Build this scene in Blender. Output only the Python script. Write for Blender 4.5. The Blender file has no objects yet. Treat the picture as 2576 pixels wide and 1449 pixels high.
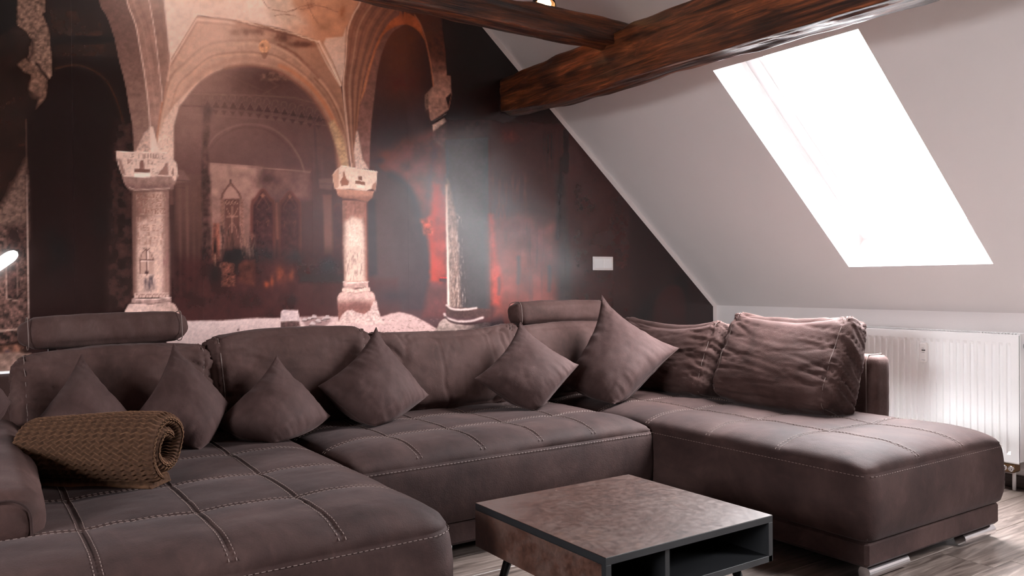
import bpy, bmesh, math, random
import numpy as np
from mathutils import Vector, Matrix

scene = bpy.context.scene
COL = scene.collection
R = math.radians

# ---------------------------------------------------------------- camera
YAW, PITCH, ROLL = R(34.013), R(-.4832), R(-.4669)
fw = Vector((math.sin(YAW) * math.cos(PITCH), math.cos(YAW) * math.cos(PITCH), math.sin(PITCH)))
rt = Vector((math.cos(YAW), -math.sin(YAW), 0)); up = rt.cross(fw)
cr, sr = math.cos(ROLL), math.sin(ROLL)
rt, up = cr * rt + sr * up, -sr * rt + cr * up
CAM = Vector((0, -3.7215, 1.0))
cd = bpy.data.cameras.new('camera'); cam = bpy.data.objects.new('camera', cd); COL.objects.link(cam)
M = Matrix((rt, up, -fw)).transposed().to_4x4(); M.translation = CAM; cam.matrix_world = M
cd.sensor_width = 36; cd.lens = 2051.18 / 2576 * 36; cd.clip_start = .02
scene.camera = cam

# ---------------------------------------------------------------- sky and exposure
world = bpy.data.worlds.new('sky'); scene.world = world; world.use_nodes = True
wt = world.node_tree; wn = wt.nodes; bg = wn['Background']; SKY = 80.0
# CIE overcast sky: L = Lz (1 + 2 sin h) / 3, dull ground below the horizon
tc_ = wn.new('ShaderNodeTexCoord'); sx_ = wn.new('ShaderNodeSeparateXYZ'); wt.links.new(tc_.outputs['Generated'], sx_.inputs[0])
ma = wn.new('ShaderNodeMath'); ma.operation = 'MULTIPLY_ADD'; ma.use_clamp = False; ma.inputs[1].default_value = 2 / 3; ma.inputs[2].default_value = 1 / 3; wt.links.new(sx_.outputs[2], ma.inputs[0])
gt = wn.new('ShaderNodeMath'); gt.operation = 'MAXIMUM'; gt.inputs[1].default_value = .10; wt.links.new(ma.outputs[0], gt.inputs[0])
ms = wn.new('ShaderNodeMath'); ms.operation = 'MULTIPLY'; ms.inputs[1].default_value = SKY; wt.links.new(gt.outputs[0], ms.inputs[0])
bg.inputs[0].default_value = (.95, .97, 1.0, 1); wt.links.new(ms.outputs[0], bg.inputs[1])
vs = scene.view_settings
vs.view_transform = 'Standard'; vs.look = 'None'; vs.gamma = 1; vs.use_curve_mapping = False; vs.exposure = 1.32
scene.cycles.max_bounces = 8; scene.cycles.diffuse_bounces = 5; scene.cycles.sample_clamp_indirect = 8
scene.cycles.use_denoising = True

# ---------------------------------------------------------------- room measures
XR, ZK, SL = 4.148, .8287, R(40.9)               # right knee wall, its height, roof pitch
TS = math.tan(SL); ZC = 3.05                     # flat ceiling
XC = XR - (ZC - ZK) / TS                         # where the slope meets the ceiling
XL = -3.56; XCL = XL + (ZC - ZK) / TS
YB = -6.0                                        # wall behind the viewer
def portal(name, loc, rot, sx, sy):              # daylight sampling through a roof window
    l = bpy.data.lights.new(name, 'AREA'); l.shape = 'RECTANGLE'; l.size = sx; l.size_y = sy; l.cycles.is_portal = True
    o = bpy.data.objects.new(name, l); COL.objects.link(o); o.location = loc; o.rotation_euler = rot
# roof windows: side, y far, y near, slope distance low/high
WIN = [('R', -1.15, -1.876, .354, 1.716), ('R', -3.5, -4.226, .354, 1.716), ('L', -2.5, -4.0, .25, 1.45)]  # all but the first are unseen, added for frontal and fill light
def slope_pt(side, s, y, d=0.):
    c, s_ = math.cos(SL), math.sin(SL)
    if side == 'R': return Vector((XR - s * c + d * s_, y, ZK + s * s_ + d * c))
    return Vector((XL + s * c - d * s_, y, ZK + s * s_ + d * c))
for i, (sd, ya, yb, s0, s1) in enumerate(WIN):
    p_ = slope_pt(sd, (s0 + s1) / 2, (ya + yb) / 2, .30)
    portal('skylight_portal', p_, (0, SL if sd == 'R' else -SL, 0), s1 - s0, ya - yb)



# ---------------------------------------------------------------- helpers
def wloc(o):
    v = Vector((0, 0, 0))
    while o is not None: v = v + o.location; o = o.parent
    return v
def put(name, V, F, mat, parent=None, loc=None, smooth=True):
    V = np.asarray(V, float).reshape(-1, 3)
    if parent is None:
        if loc is None: loc = (float((V[:, 0].min() + V[:, 0].max()) / 2), float((V[:, 1].min() + V[:, 1].max()) / 2), float(V[:, 2].min()))
        off = Vector(loc)
    else: off = wloc(parent)
    me = bpy.data.meshes.new(name); me.from_pydata((V - np.array(off)).tolist(), [], [tuple(f) for f in (F.tolist() if hasattr(F, 'tolist') else F)])
    if smooth: me.polygons.foreach_set('use_smooth', np.ones(len(me.polygons), bool))
    me.update(); me.materials.append(mat)
    o = bpy.data.objects.new(name, me); COL.objects.link(o)
    if parent is None: o.location = off
    else: o.parent = parent
    return o
def thing(name, loc, label, cat, group=None):
    o = bpy.data.objects.new(name, None); COL.objects.link(o); o.location = loc; o.empty_display_size = .05
    return tag(o, label, cat, group)
def tag(o, label=None, cat=None, group=None, kind=None):
    if label: o['label'] = label
    if cat: o['category'] = cat
    if group: o['group'] = group
    if kind: o['kind'] = kind
    return o
class MB:
    def __init__(s): s.V = []; s.F = []
    def add(s, V, F):
        n = len(s.V); s.V += [tuple(v) for v in V]; s.F += [tuple(i + n for i in f) for f in F]; return s
    def hexa(s, P): return s.add(P, [(0, 3, 2, 1), (4, 5, 6, 7), (0, 1, 5, 4), (1, 2, 6, 5), (2, 3, 7, 6), (3, 0, 4, 7)])
    def box(s, x0, x1, y0, y1, z0, z1):
        return s.hexa([(x0, y0, z0), (x1, y0, z0), (x1, y1, z0), (x0, y1, z0), (x0, y0, z1), (x1, y0, z1), (x1, y1, z1), (x0, y1, z1)])
    def bbox(s, x0, x1, y0, y1, z0, z1, b=.004):
        """box with bevelled edges"""
        x0, x1 = sorted((x0, x1)); y0, y1 = sorted((y0, y1)); z0, z1 = sorted((z0, z1)); V = []; F = []
        h = np.array([(x1 - x0) / 2, (y1 - y0) / 2, (z1 - z0) / 2]); c = np.array([(x1 + x0) / 2, (y1 + y0) / 2, (z1 + z0) / 2]); b = min(b, h.min() * .9)
        idx = {}
        for sx in (-1, 1):
            for sy in (-1, 1):
                for sz in (-1, 1):
                    for a in range(3):
                        q = h - b; q[a] = h[a]; idx[(sx, sy, sz, a)] = len(V); V.append(tuple(c + q * np.array([sx, sy, sz])))
        for a in range(3):
            u, v = [k for k in range(3) if k != a]
            for sg in (-1, 1):
                f = []
                for su, sv in ((-1, -1), (1, -1), (1, 1), (-1, 1)):
                    k = [0, 0, 0]; k[a] = sg; k[u] = su; k[v] = sv; f.append(idx[(k[0], k[1], k[2], a)])
                flip = (sg < 0) ^ (a == 1)
                F.append(tuple(f[::-1] if flip else f))
        for a in range(3):
            u, v = [k for k in range(3) if k != a]
            for su in (-1, 1):
                for sv in (-1, 1):
                    k = [0, 0, 0]; k[u] = su; k[v] = sv; p = []
                    for sa, ax in ((-1, u), (1, u), (1, v), (-1, v)):
                        k[a] = sa; p.append(idx[(k[0], k[1], k[2], ax)])
                    F.append(tuple(p))
        for sx in (-1, 1):
            for sy in (-1, 1):
                for sz in (-1, 1): F.append(tuple(idx[(sx, sy, sz, a)] for a in range(3)))
        return s.add(V, F)
    def tube(s, pts, r, n=10, cap=True):
        P = [Vector(p) for p in pts]; rr = r if hasattr(r, '__len__') else [r] * len(P); base = len(s.V); prev = None
        for i, p in enumerate(P):
            t = (P[min(i + 1, len(P) - 1)] - P[max(i - 1, 0)]).normalized()
            if prev is None: a = Vector((0, 0, 1)) if abs(t.z) < .9 else Vector((1, 0, 0)); u = t.cross(a).normalized()
            else: u = (prev - t * prev.dot(t)).normalized()
            prev = u; v = t.cross(u)
            for k in range(n):
                th = 2 * math.pi * k / n; s.V.append(tuple(p + (u * math.cos(th) + v * math.sin(th)) * rr[i]))
        for i in range(len(P) - 1):
            for k in range(n):
                a = base + i * n + k; b = base + i * n + (k + 1) % n; s.F.append((a, b, b + n, a + n))
        if cap: s.F.append(tuple(base + k for k in range(n))[::-1]); s.F.append(tuple(base + (len(P) - 1) * n + k for k in range(n)))
        return s
    def lathe(s, prof, c, axis=Vector((0, 0, 1)), n=24):
        a = axis.normalized(); u = a.cross(Vector((1, 0, 0)) if abs(a.x) < .9 else Vector((0, 1, 0))).normalized(); v = a.cross(u); base = len(s.V); c = Vector(c)
        for r_, h in prof:
            for k in range(n):
                th = 2 * math.pi * k / n; s.V.append(tuple(c + a * h + (u * math.cos(th) + v * math.sin(th)) * r_))
        for i in range(len(prof) - 1):
            for k in range(n):
                q = base + i * n + k; w = base + i * n + (k + 1) % n; s.F.append((q, w, w + n, q + n))
        return s
    def build(s, name, mat, parent=None, loc=None, smooth=False): return put(name, s.V, s.F, mat, parent, loc, smooth)

# ---------------------------------------------------------------- materials
class NT:
    def __init__(s, name):
        s.m = bpy.data.materials.new(name); s.m.use_nodes = True; s.t = s.m.node_tree; s.n = s.t.nodes; s.b = s.n['Principled BSDF']; s.out = s.n['Material Output']
    def node(s, typ, **kw):
        x = s.n.new(typ)
        for k, v in kw.items(): setattr(x, k, v)
        return x
    def link(s, a, b): s.t.links.new(a, b)
    def coord(s, scale=(1, 1, 1), which='Object'):
        t = s.node('ShaderNodeTexCoord'); m = s.node('ShaderNodeMapping'); m.inputs['Scale'].default_value = scale; s.link(t.outputs[which], m.inputs[0]); return m.outputs[0]
    def noise(s, vec, scale, detail=4, rough=.55, dist=0.):
        x = s.node('ShaderNodeTexNoise'); x.inputs['Scale'].default_value = scale; x.inputs['Detail'].default_value = detail; x.inputs['Roughness'].default_value = rough; x.inputs['Distortion'].default_value = dist
        s.link(vec, x.inputs['Vector']); return x.outputs[0]
    def ramp(s, fac, stops):
        x = s.node('ShaderNodeValToRGB'); e = x.color_ramp.elements
        while len(e) < len(stops): e.new(.5)
        for k, (p, c) in zip(e, stops): k.position = p; k.color = (*lin(c), 1) if isinstance(c, tuple) else (c, c, c, 1)
        s.link(fac, x.inputs[0]); return x.outputs[0]
    def mixc(s, fac, a, b, mode='MIX'):
        x = s.node('ShaderNodeMix', data_type='RGBA', blend_type=mode)
        for v, i in ((fac, 0), (a, 6), (b, 7)):
            if hasattr(v, 'links') or hasattr(v, 'is_output'): s.link(v, x.inputs[i])
            elif i == 0: x.inputs[0].default_value = v
            else: x.inputs[i].default_value = (*lin(v), 1)
        return x.outputs[2]
    def bump(s, h, strength=.3, dist=.01, prev=None):
        x = s.node('ShaderNodeBump'); x.inputs['Strength'].default_value = strength; x.inputs['Distance'].default_value = dist; s.link(h, x.inputs['Height'])
        if prev is not None: s.link(prev, x.inputs['Normal'])
        s.link(x.outputs[0], s.b.inputs['Normal']); return x.outputs[0]
    def set(s, **kw):
        for k, v in kw.items():
            i = s.b.inputs[k.replace('_', ' ')]
            if hasattr(v, 'is_output'): s.link(v, i)
            elif isinstance(v, tuple): i.default_value = (*lin(v), 1)
            else: i.default_value = v
        return s
def lin(c):
    return tuple(((x / 255.) / 12.92 if x <= 10.3 else ((x / 255. + .055) / 1.055) ** 2.4) for x in c[:3])
def plain(name, c, rough=.5, metal=0., **kw):
    t = NT(name); t.set(Base_Color=c, Roughness=rough, Metallic=metal); t.set(**kw); return t.m

def m_plaster(name, c, var=.03):
    t = NT(name); v = t.coord(); n = t.noise(v, 1.3, 3); c2 = tuple(x * (1 - var) for x in c)
    t.set(Base_Color=t.mixc(n, c, c2), Roughness=.85); t.bump(t.noise(v, 160, 3), .12, .004); return t.m
def m_suede(name, c_lo, c_mid, c_hi, scale=1., grain=.35):
    t = NT(name); v = t.coord((1, 1, 1)); vs_ = t.coord((2.2, .9, 1.4))
    a = t.noise(v, 3.2 * scale, 4, .6, .6); b = t.noise(vs_, 9 * scale, 5, .65, 1.2)
    base = t.ramp(a, [(.28, c_lo), (.5, c_mid), (.74, c_hi)])
    nap = t.ramp(b, [(.36, .40), (.58, .53), (.80, .82)])
    g = t.noise(v, 420, 2, .5); col = t.mixc(.75, base, nap, 'SOFT_LIGHT')
    t.set(Base_Color=t.mixc(t.ramp(g, [(.35, 0.), (.7, .12)]), col, c_lo), Roughness=.78, Sheen_Weight=.05, Sheen_Roughness=.4)
    t.b.inputs['Sheen Tint'].default_value = (*lin((225, 205, 205)), 1); t.b.inputs['Specular IOR Level'].default_value = .10
    h = t.noise(v, 260, 3, .6); n1 = t.bump(h, grain, .0025); t.bump(t.noise(v, 24, 3, .5), .10, .012, n1); return t.m
M = {}
M['plaster'] = m_plaster('white_plaster', (232, 226, 225))
M['plaster_edge'] = m_plaster('pale_edge_plaster', (238, 230, 228))
M['white'] = plain('white_lacquer', (250, 250, 250), .3)
M['white_plastic'] = plain('white_plastic', (236, 232, 230), .35)
M['reveal'] = plain('white_reveal', (238, 238, 240), .6)
M['suede'] = m_suede('brown_suede', (28, 17, 16), (42, 28, 26), (57, 41, 38))
M['suede_c'] = m_suede('brown_suede_cushion', (45, 30, 27), (59, 41, 38), (71, 54, 51), 1.4)
M['suede_p'] = m_suede('brown_suede_throw', (43, 28, 26), (56, 40, 38), (67, 51, 49), 1.2, .28)
M['thread'] = plain('pale_thread', (92, 75, 70), .7)
M['piping'] = plain('dark_piping', (46, 35, 34), .7)
M['chrome'] = plain('chrome', (225, 225, 228), .12, 1.)
M['brass'] = plain('aged_brass', (150, 120, 90), .35, 1.)
M['black'] = plain('black_laminate', (15, 15, 17), .5)
M['black'].node_tree.nodes['Principled BSDF'].inputs['Specular IOR Level'].default_value = .3
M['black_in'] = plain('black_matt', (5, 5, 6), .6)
M['black_metal'] = plain('black_metal', (14, 14, 16), .35, .4)
M['dark_plastic'] = plain('dark_display', (28, 30, 32), .25)
M['grey_print'] = plain('grey_print', (150, 150, 150), .6)
# ---------------------------------------------------------------- floor
def m_floor():
    t = NT('grey_oak_laminate'); oi = t.node('ShaderNodeObjectInfo'); tc = t.node('ShaderNodeTexCoord'); ad = t.node('ShaderNodeVectorMath', operation='ADD')
    sc = t.node('ShaderNodeVectorMath', operation='SCALE'); cb = t.node('ShaderNodeCombineXYZ'); t.link(oi.outputs['Random'], cb.inputs[0]); t.link(oi.outputs['Random'], cb.inputs[1]); t.link(cb.outputs[0], sc.inputs[0]); sc.inputs['Scale'].default_value = 37.
    t.link(tc.outputs['Object'], ad.inputs[0]); t.link(sc.outputs[0], ad.inputs[1])
    mp = t.node('ShaderNodeMapping'); mp.inputs['Scale'].default_value = (1.2, 14, 1); t.link(ad.outputs[0], mp.inputs[0])
    a = t.noise(mp.outputs[0], 2.2, 6, .62, 1.6); mp2 = t.node('ShaderNodeMapping'); mp2.inputs['Scale'].default_value = (2, 60, 1); t.link(ad.outputs[0], mp2.inputs[0]); b = t.noise(mp2.outputs[0], 3, 4, .6, .6)
    base = t.ramp(a, [(.25, (34, 26, 23)), (.42, (66, 55, 50)), (.62, (100, 88, 82)), (.8, (136, 123, 117))])
    col = t.mixc(.45, base, t.ramp(b, [(.3, .32), (.7, .64)]), 'OVERLAY')
    tone = t.ramp(oi.outputs['Random'], [(0, .32), (1, .62)])
    t.set(Base_Color=t.mixc(.5, col, tone, 'SOFT_LIGHT'), Roughness=t.ramp(a, [(.3, .42), (.8, .28)])); t.b.inputs['Specular IOR Level'].default_value = .55
    t.bump(b, .12, .002); return t.m
M['floor'] = m_floor(); M['subfloor'] = plain('dark_joint', (30, 24, 22), .8)
floor = MB().box(XL - .1, XR + .1, YB - .1, .1, -.12, -.012).build('floor', M['subfloor'], loc=(0, 0, -.12))
tag(floor, 'grey brown wood laminate floor of long planks', 'floor', kind='structure')
pw, pl = .1935, 1.38; rnd = random.Random(4); plank_me = {}
row = 0; y = -.0
while y > YB:
    x = XL - rnd.uniform(.1, 1.2)
    while x < XR:
        xa = max(x, XL); xb = min(x + pl, XR)
        if xb - xa > .03:
            L = round(xb - xa, 3); key = L
            if key not in plank_me:
                me_o = MB().bbox(-L / 2 + .0006, L / 2 - .0006, -pw / 2 + .0006, pw / 2 - .0006, -.012, 0, .0018); me = bpy.data.meshes.new('plank'); me.from_pydata(me_o.V, [], me_o.F); me.materials.append(M['floor']); plank_me[key] = me
            o = bpy.data.objects.new('plank', plank_me[key]); COL.objects.link(o); o.parent = floor; o.location = Vector(((xa + xb) / 2, y - pw / 2, 0)) - floor.location
        x += pl
    y -= pw; row += 1

# ---------------------------------------------------------------- walls and sloping ceilings
T = .12
wb = MB()
Vf = [(XL, 0, 0), (XR, 0, 0), (XR, 0, ZK), (XC, 0, ZC), (XCL, 0, ZC), (XL, 0, ZK)]
n = len(Vf); wb.add(Vf + [(a, T, c) for a, b, c in Vf], [tuple(range(n)), tuple(range(2 * n - 1, n - 1, -1))] + [(i, i + n, (i + 1) % n + n, (i + 1) % n) for i in range(n)])
wall_back = wb.build('wall_back', M['plaster_edge'], loc=(0, 0, 0)); tag(wall_back, 'gable wall papered with a large arched stone vault print', 'wall', kind='structure')
wf = MB().add([(a, YB, c) for a, b, c in Vf] + [(a, YB - T, c) for a, b, c in Vf], [tuple(range(n))[::-1], tuple(range(n, 2 * n))] + [(i, (i + 1) % n, (i + 1) % n + n, i + n) for i in range(n)])
M['brown_wall'] = m_plaster('brown_dimming_plaster', (92, 76, 68))  # brown tone given to the unseen wall to dim its reflection in the mural
tag(wf.build('wall_front', M['brown_wall'], loc=(0, YB, 0)), 'unseen gable wall behind the viewer, toned brown to dim mural reflections', 'wall', kind='structure')
tag(MB().box(XR, XR + T, YB - T, T, 0, ZK).build('wall_right', M['plaster'], loc=(XR, -3, 0)), 'low white knee wall behind the radiator', 'wall', kind='structure')
tag(MB().box(XL - T, XL, YB - T, T, 0, ZK).build('wall_left', M['plaster'], loc=(XL, -3, 0)), 'low white knee wall on the far left', 'wall', kind='structure')
tag(MB().box(XCL, XC, YB - T, T, ZC, ZC + .2).build('ceiling', M['plaster'], loc=(0, -3, ZC)), 'flat white ceiling strip under the ridge', 'ceiling', kind='structure')
smax = (ZC - ZK) / math.sin(SL)
def slope_box(mb, sd, s0, s1, ya, yb, d0=0., d1=.30):
    P = [slope_pt(sd, s0, ya, d0), slope_pt(sd, s1, ya, d0), slope_pt(sd, s1, yb, d0), slope_pt(sd, s0, yb, d0), slope_pt(sd, s0, ya, d1), slope_pt(sd, s1, ya, d1), slope_pt(sd, s1, yb, d1), slope_pt(sd, s0, yb, d1)]
    if sd == 'R': P = [P[i] for i in (1, 0, 3, 2, 5, 4, 7, 6)]
    return mb.hexa(P)
for sd, nm, lb in (('R', 'wall_slope_right', 'white sloping attic ceiling with a bright roof window'), ('L', 'wall_slope_left', 'white sloping attic ceiling on the left side')):
    mb = MB(); ws = sorted([w for w in WIN if w[0] == sd], key=lambda w: -w[1]); yc = T
    for _, ya, yb, s0, s1 in ws:
        slope_box(mb, sd, 0, smax, yc, ya); slope_box(mb, sd, 0, s0, ya, yb); slope_box(mb, sd, s1, smax, ya, yb); yc = yb
    slope_box(mb, sd, 0, smax, yc, YB - T)
    tag(mb.build(nm, M['plaster'], loc=slope_pt(sd, 0, -3)), lb, 'ceiling', kind='structure')
# roof windows
def m_glass():
    t = NT('window_glass'); t.n.remove(t.b); tr = t.node('ShaderNodeBsdfTransparent'); gl = t.node('ShaderNodeBsdfGlossy'); gl.inputs['Roughness'].default_value = .02; lw = t.node('ShaderNodeLayerWeight'); lw.inputs[0].default_value = .15
    mx = t.node('ShaderNodeMixShader'); t.link(lw.outputs['Fresnel'], mx.inputs[0]); t.link(tr.outputs[0], mx.inputs[1]); t.link(gl.outputs[0], mx.inputs[2]); t.link(mx.outputs[0], t.out.inputs[0]); return t.m
M['glass'] = m_glass()
for k, (sd, ya, yb, s0, s1) in enumerate(WIN):
    w = thing('window_%d' % (k + 1), slope_pt(sd, s0, (ya + yb) / 2), ['bright white roof window in the right slope above the chaise', 'unseen right slope roof window behind the viewer, added for frontal light', 'unseen wide left slope roof window, added as fill light'][k], 'window'); w['kind'] = 'structure'
    fr = MB(); b = .055
    for a0, a1, u, v in ((s0, s0 + b, ya, yb), (s1 - b, s1, ya, yb), (s0 + b, s1 - b, ya, ya - b), (s0 + b, s1 - b, yb + b, yb)): slope_box(fr, sd, a0, a1, u, v, .20, .27)
    fr.build('window_frame', M['reveal'], w)
    sa = MB(); e = b + .03
    for a0, a1, u, v in ((s0 + b, s0 + e, ya - b, yb + b), (s1 - e, s1 - b, ya - b, yb + b), (s0 + e, s1 - e, ya - b, ya - e), (s0 + e, s1 - e, yb + e, yb + b)): slope_box(sa, sd, a0, a1, u, v, .22, .262)
    sash = sa.build('sash', M['white'], w)
    slope_box(MB(), sd, s0 + e, s1 - e, ya - e, yb + e, .238, .242).build('pane', M['glass'], w)
    slope_box(MB(), sd, s1 - e - .012, s1 - e + .012, ya - e - .1, yb + e + .1, .185, .20).build('handle_bar', M['white'], w)
# skirting along the knee wall
tb = NT('dark_skirting_wood'); tb.set(Base_Color=tb.ramp(tb.noise(tb.coord((30, 1.5, 30)), 3, 5), [(.3, (46, 37, 35)), (.7, (78, 66, 63))]), Roughness=.45); M['skirting'] = tb.m
tag(MB().bbox(XR - .016, XR, YB, 0, 0, .06, .004).build('baseboard_right', M['skirting'], loc=(XR, -3, 0)), 'dark wood skirting board along the knee wall', 'baseboard', kind='structure')
tag(MB().bbox(XL, XR - .016, -.016, 0, 0, .06, .004).build('baseboard_back', M['skirting'], loc=(0, -.008, 0)), 'dark wood skirting board behind the sofa', 'baseboard', kind='structure')
tag(MB().bbox(-.62, .27, -.042, -.001, .642, .668, .003).build('trim_1', M['white']), 'narrow white ledge on the papered wall behind the sofa corner', 'ledge', kind='structure')

# ---------------------------------------------------------------- mural wallpaper strips
# ---------------------------------------------------------------- mural print (flat wallpaper picture)
def _hash(i, j, s):
    n = (i.astype(np.int64) * 374761393 + j.astype(np.int64) * 668265263 + s * 974634541) & 0xffffffff
    n = ((n ^ (n >> 13)) * 1274126177) & 0xffffffff
    return ((n ^ (n >> 16)) & 0xffff) / 65535.0
def vnoise(x, y, s=0):
    i = np.floor(x); j = np.floor(y); fx = x - i; fy = y - j
    fx = fx * fx * (3 - 2 * fx); fy = fy * fy * (3 - 2 * fy)
    i = i.astype(np.int64); j = j.astype(np.int64)
    a = _hash(i, j, s); b = _hash(i + 1, j, s); c = _hash(i, j + 1, s); d = _hash(i + 1, j + 1, s)
    return (a * (1 - fx) + b * fx) * (1 - fy) + (c * (1 - fx) + d * fx) * fy
def fbm(x, y, s=0, o=4):
    t = np.zeros_like(x); a = .5; n = 0
    for k in range(o):
        t += a * vnoise(x * 2 ** k + 17.3 * k, y * 2 ** k - 9.1 * k, s + k); n += a; a *= .55
    return t / n
def curve(pts, n=6):
    P = np.array(pts, float); Q = np.vstack([2 * P[0] - P[1], P, 2 * P[-1] - P[-2]]); out = []
    for i in range(1, len(Q) - 2):
        p0, p1, p2, p3 = Q[i - 1:i + 3]
        for t in np.arange(n) / n:
            out.append(.5 * ((2 * p1) + (-p0 + p2) * t + (2 * p0 - 5 * p1 + 4 * p2 - p3) * t * t + (-p0 + 3 * p1 - 3 * p2 + p3) * t ** 3))
    out.append(P[-1]); return [tuple(o) for o in out]

class Print:
    """A flat picture evaluated at sample points; coordinates are print units."""
    def __init__(self, x, y):
        self.x = x; self.y = y; self.c = np.zeros((len(x), 3))
        self.wx = 5 * (fbm(x / 9., y / 9., 90, 3) - .5); self.wy = 5 * (fbm(x / 9., y / 9., 95, 3) - .5)
    def box(self, P, m):
        P = np.asarray(P, float)
        return np.nonzero((self.x > P[:, 0].min() - m) & (self.x < P[:, 0].max() + m) & (self.y > P[:, 1].min() - m) & (self.y < P[:, 1].max() + m))[0]
    def segd(self, P, idx, closed, rough=0):
        x = self.x[idx] + rough * self.wx[idx]; y = self.y[idx] + rough * self.wy[idx]
        d = np.full(len(idx), 1e9); ins = np.zeros(len(idx), bool); n = len(P)
        for i in range(n if closed else n - 1):
            ax, ay = P[i]; bx, by = P[(i + 1) % n]; dx = bx - ax; dy = by - ay; L = dx * dx + dy * dy + 1e-9
            t = np.clip(((x - ax) * dx + (y - ay) * dy) / L, 0, 1)
            d = np.minimum(d, (x - ax - t * dx) ** 2 + (y - ay - t * dy) ** 2)
            if closed and abs(dy) > 1e-9:
                ins ^= ((ay > y) != (by > y)) & (x < dx * (y - ay) / dy + ax)
        return np.sqrt(d), ins
    def mix(self, idx, a, col):
        a = a[:, None]; col = np.asarray(col, float)
        if col.ndim == 1: col = col[None]
        self.c[idx] = self.c[idx] * (1 - a) + col / 255. * a
    def poly(self, P, col, soft=1.5, alpha=1., rough=0., grain=0., gs=4., grad=None):
        m = soft * 3 + 8 * rough + 2; idx = self.box(P, m)
        if not len(idx): return
        d, ins = self.segd(P, idx, True, rough); sd = np.where(ins, -d, d)
        a = np.clip(.5 - sd / (2 * soft), 0, 1); a = a * a * (3 - 2 * a) * alpha
        C = np.array(col, float)[None]
        if grad is not None:       # (x0,y0,x1,y1,colour2)
            x0, y0, x1, y1, c2 = grad; L = (x1 - x0) ** 2 + (y1 - y0) ** 2
            t = np.clip(((self.x[idx] - x0) * (x1 - x0) + (self.y[idx] - y0) * (y1 - y0)) / L, 0, 1)[:, None]
            t = t * t * (3 - 2 * t); C = C * (1 - t) + np.array(c2, float)[None] * t
        if grain:
            g = fbm(self.x[idx] / gs, self.y[idx] / gs, 7, 4) - .5
            C = C * (1 + grain * 2.4 * g[:, None])
        self.mix(idx, a, C)
    def line(self, P, w, col, soft=1.2, alpha=1., rough=0.):
        idx = self.box(P, w + soft * 3 + 8 * rough)
        if not len(idx): return
        d, _ = self.segd(P, idx, False, rough)
        a = np.clip((w / 2 + soft - d) / (2 * soft), 0, 1) * alpha
        self.mix(idx, a, col)
    def glow(self, cx, cy, rx, ry, col, alpha, rot=0., p=2., noise=0.):
        dx = self.x - cx; dy = self.y - cy; c, s = math.cos(rot), math.sin(rot)
        u = (dx * c + dy * s) / rx; v = (-dx * s + dy * c) / ry; r = np.sqrt(u * u + v * v)
        idx = np.nonzero(r < 2.2)[0]
        if not len(idx): return
        a = np.exp(-(r[idx] ** p) * 1.6) * alpha
        if noise: a *= np.clip(1 + noise * 4 * (fbm(self.x[idx] / 26., self.y[idx] / 34., 31, 4) - .5), 0, 2)
        self.mix(idx, np.clip(a, 0, 1), col)
    def streaks(self, P, col, alpha, soft=8, sx=5., sy=60., seed=3, thr=.5):
        idx = self.box(P, soft * 3)
        if not len(idx): return
        d, ins = self.segd(P, idx, True); sd = np.where(ins, -d, d); a = np.clip(.5 - sd / (2 * soft), 0, 1)
        n = fbm(self.x[idx] / sx, self.y[idx] / sy, seed, 4)
        self.mix(idx, a * np.clip((n - thr) * 3.2, 0, 1) * alpha, col)
    def glyphs(self, x0, y0, x1, y1, h, col, alpha, seed, w=1.6, hi=None):
        rnd = random.Random(seed); x = x0; L = x1 - x0
        G = [[(0, 0), (0, 1)], [(0, 1), (0, .1), (.5, .1), (.5, 1)], [(0, 0), (0, .9), (.5, .9), (.5, 0)], [(.4, 0), (0, 0), (0, .5), (.5, .5), (.5, 1), (0, 1)],
             [(0, 0), (0, 1), (.5, 1)], [(0, .5), (.6, .5)], [(.25, 0), (.5, .25), (.25, .5), (0, .25), (.25, 0)], [(0, 1), (0, 0), (.45, .1), (.45, .6), (0, .6)],
             [(0, 0), (.5, 0), (.1, .5), (.5, 1), (0, 1)], [(.5, 0), (.1, .1), (0, .5), (.1, .9), (.5, 1)]]
        while x < x1 - h * .4:
            g = rnd.choice(G); yy = y0 + (y1 - y0) * (x - x0) / L
            P = [(x + a * h * .8, yy + b * h) for a, b in g]
            if hi is not None: self.line([(a + 1.2, b + 1.4) for a, b in P], w * .8, hi, .8, alpha * .7)
            self.line(P, w, col, .8, alpha); x += h * rnd.uniform(.5, .85)

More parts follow.
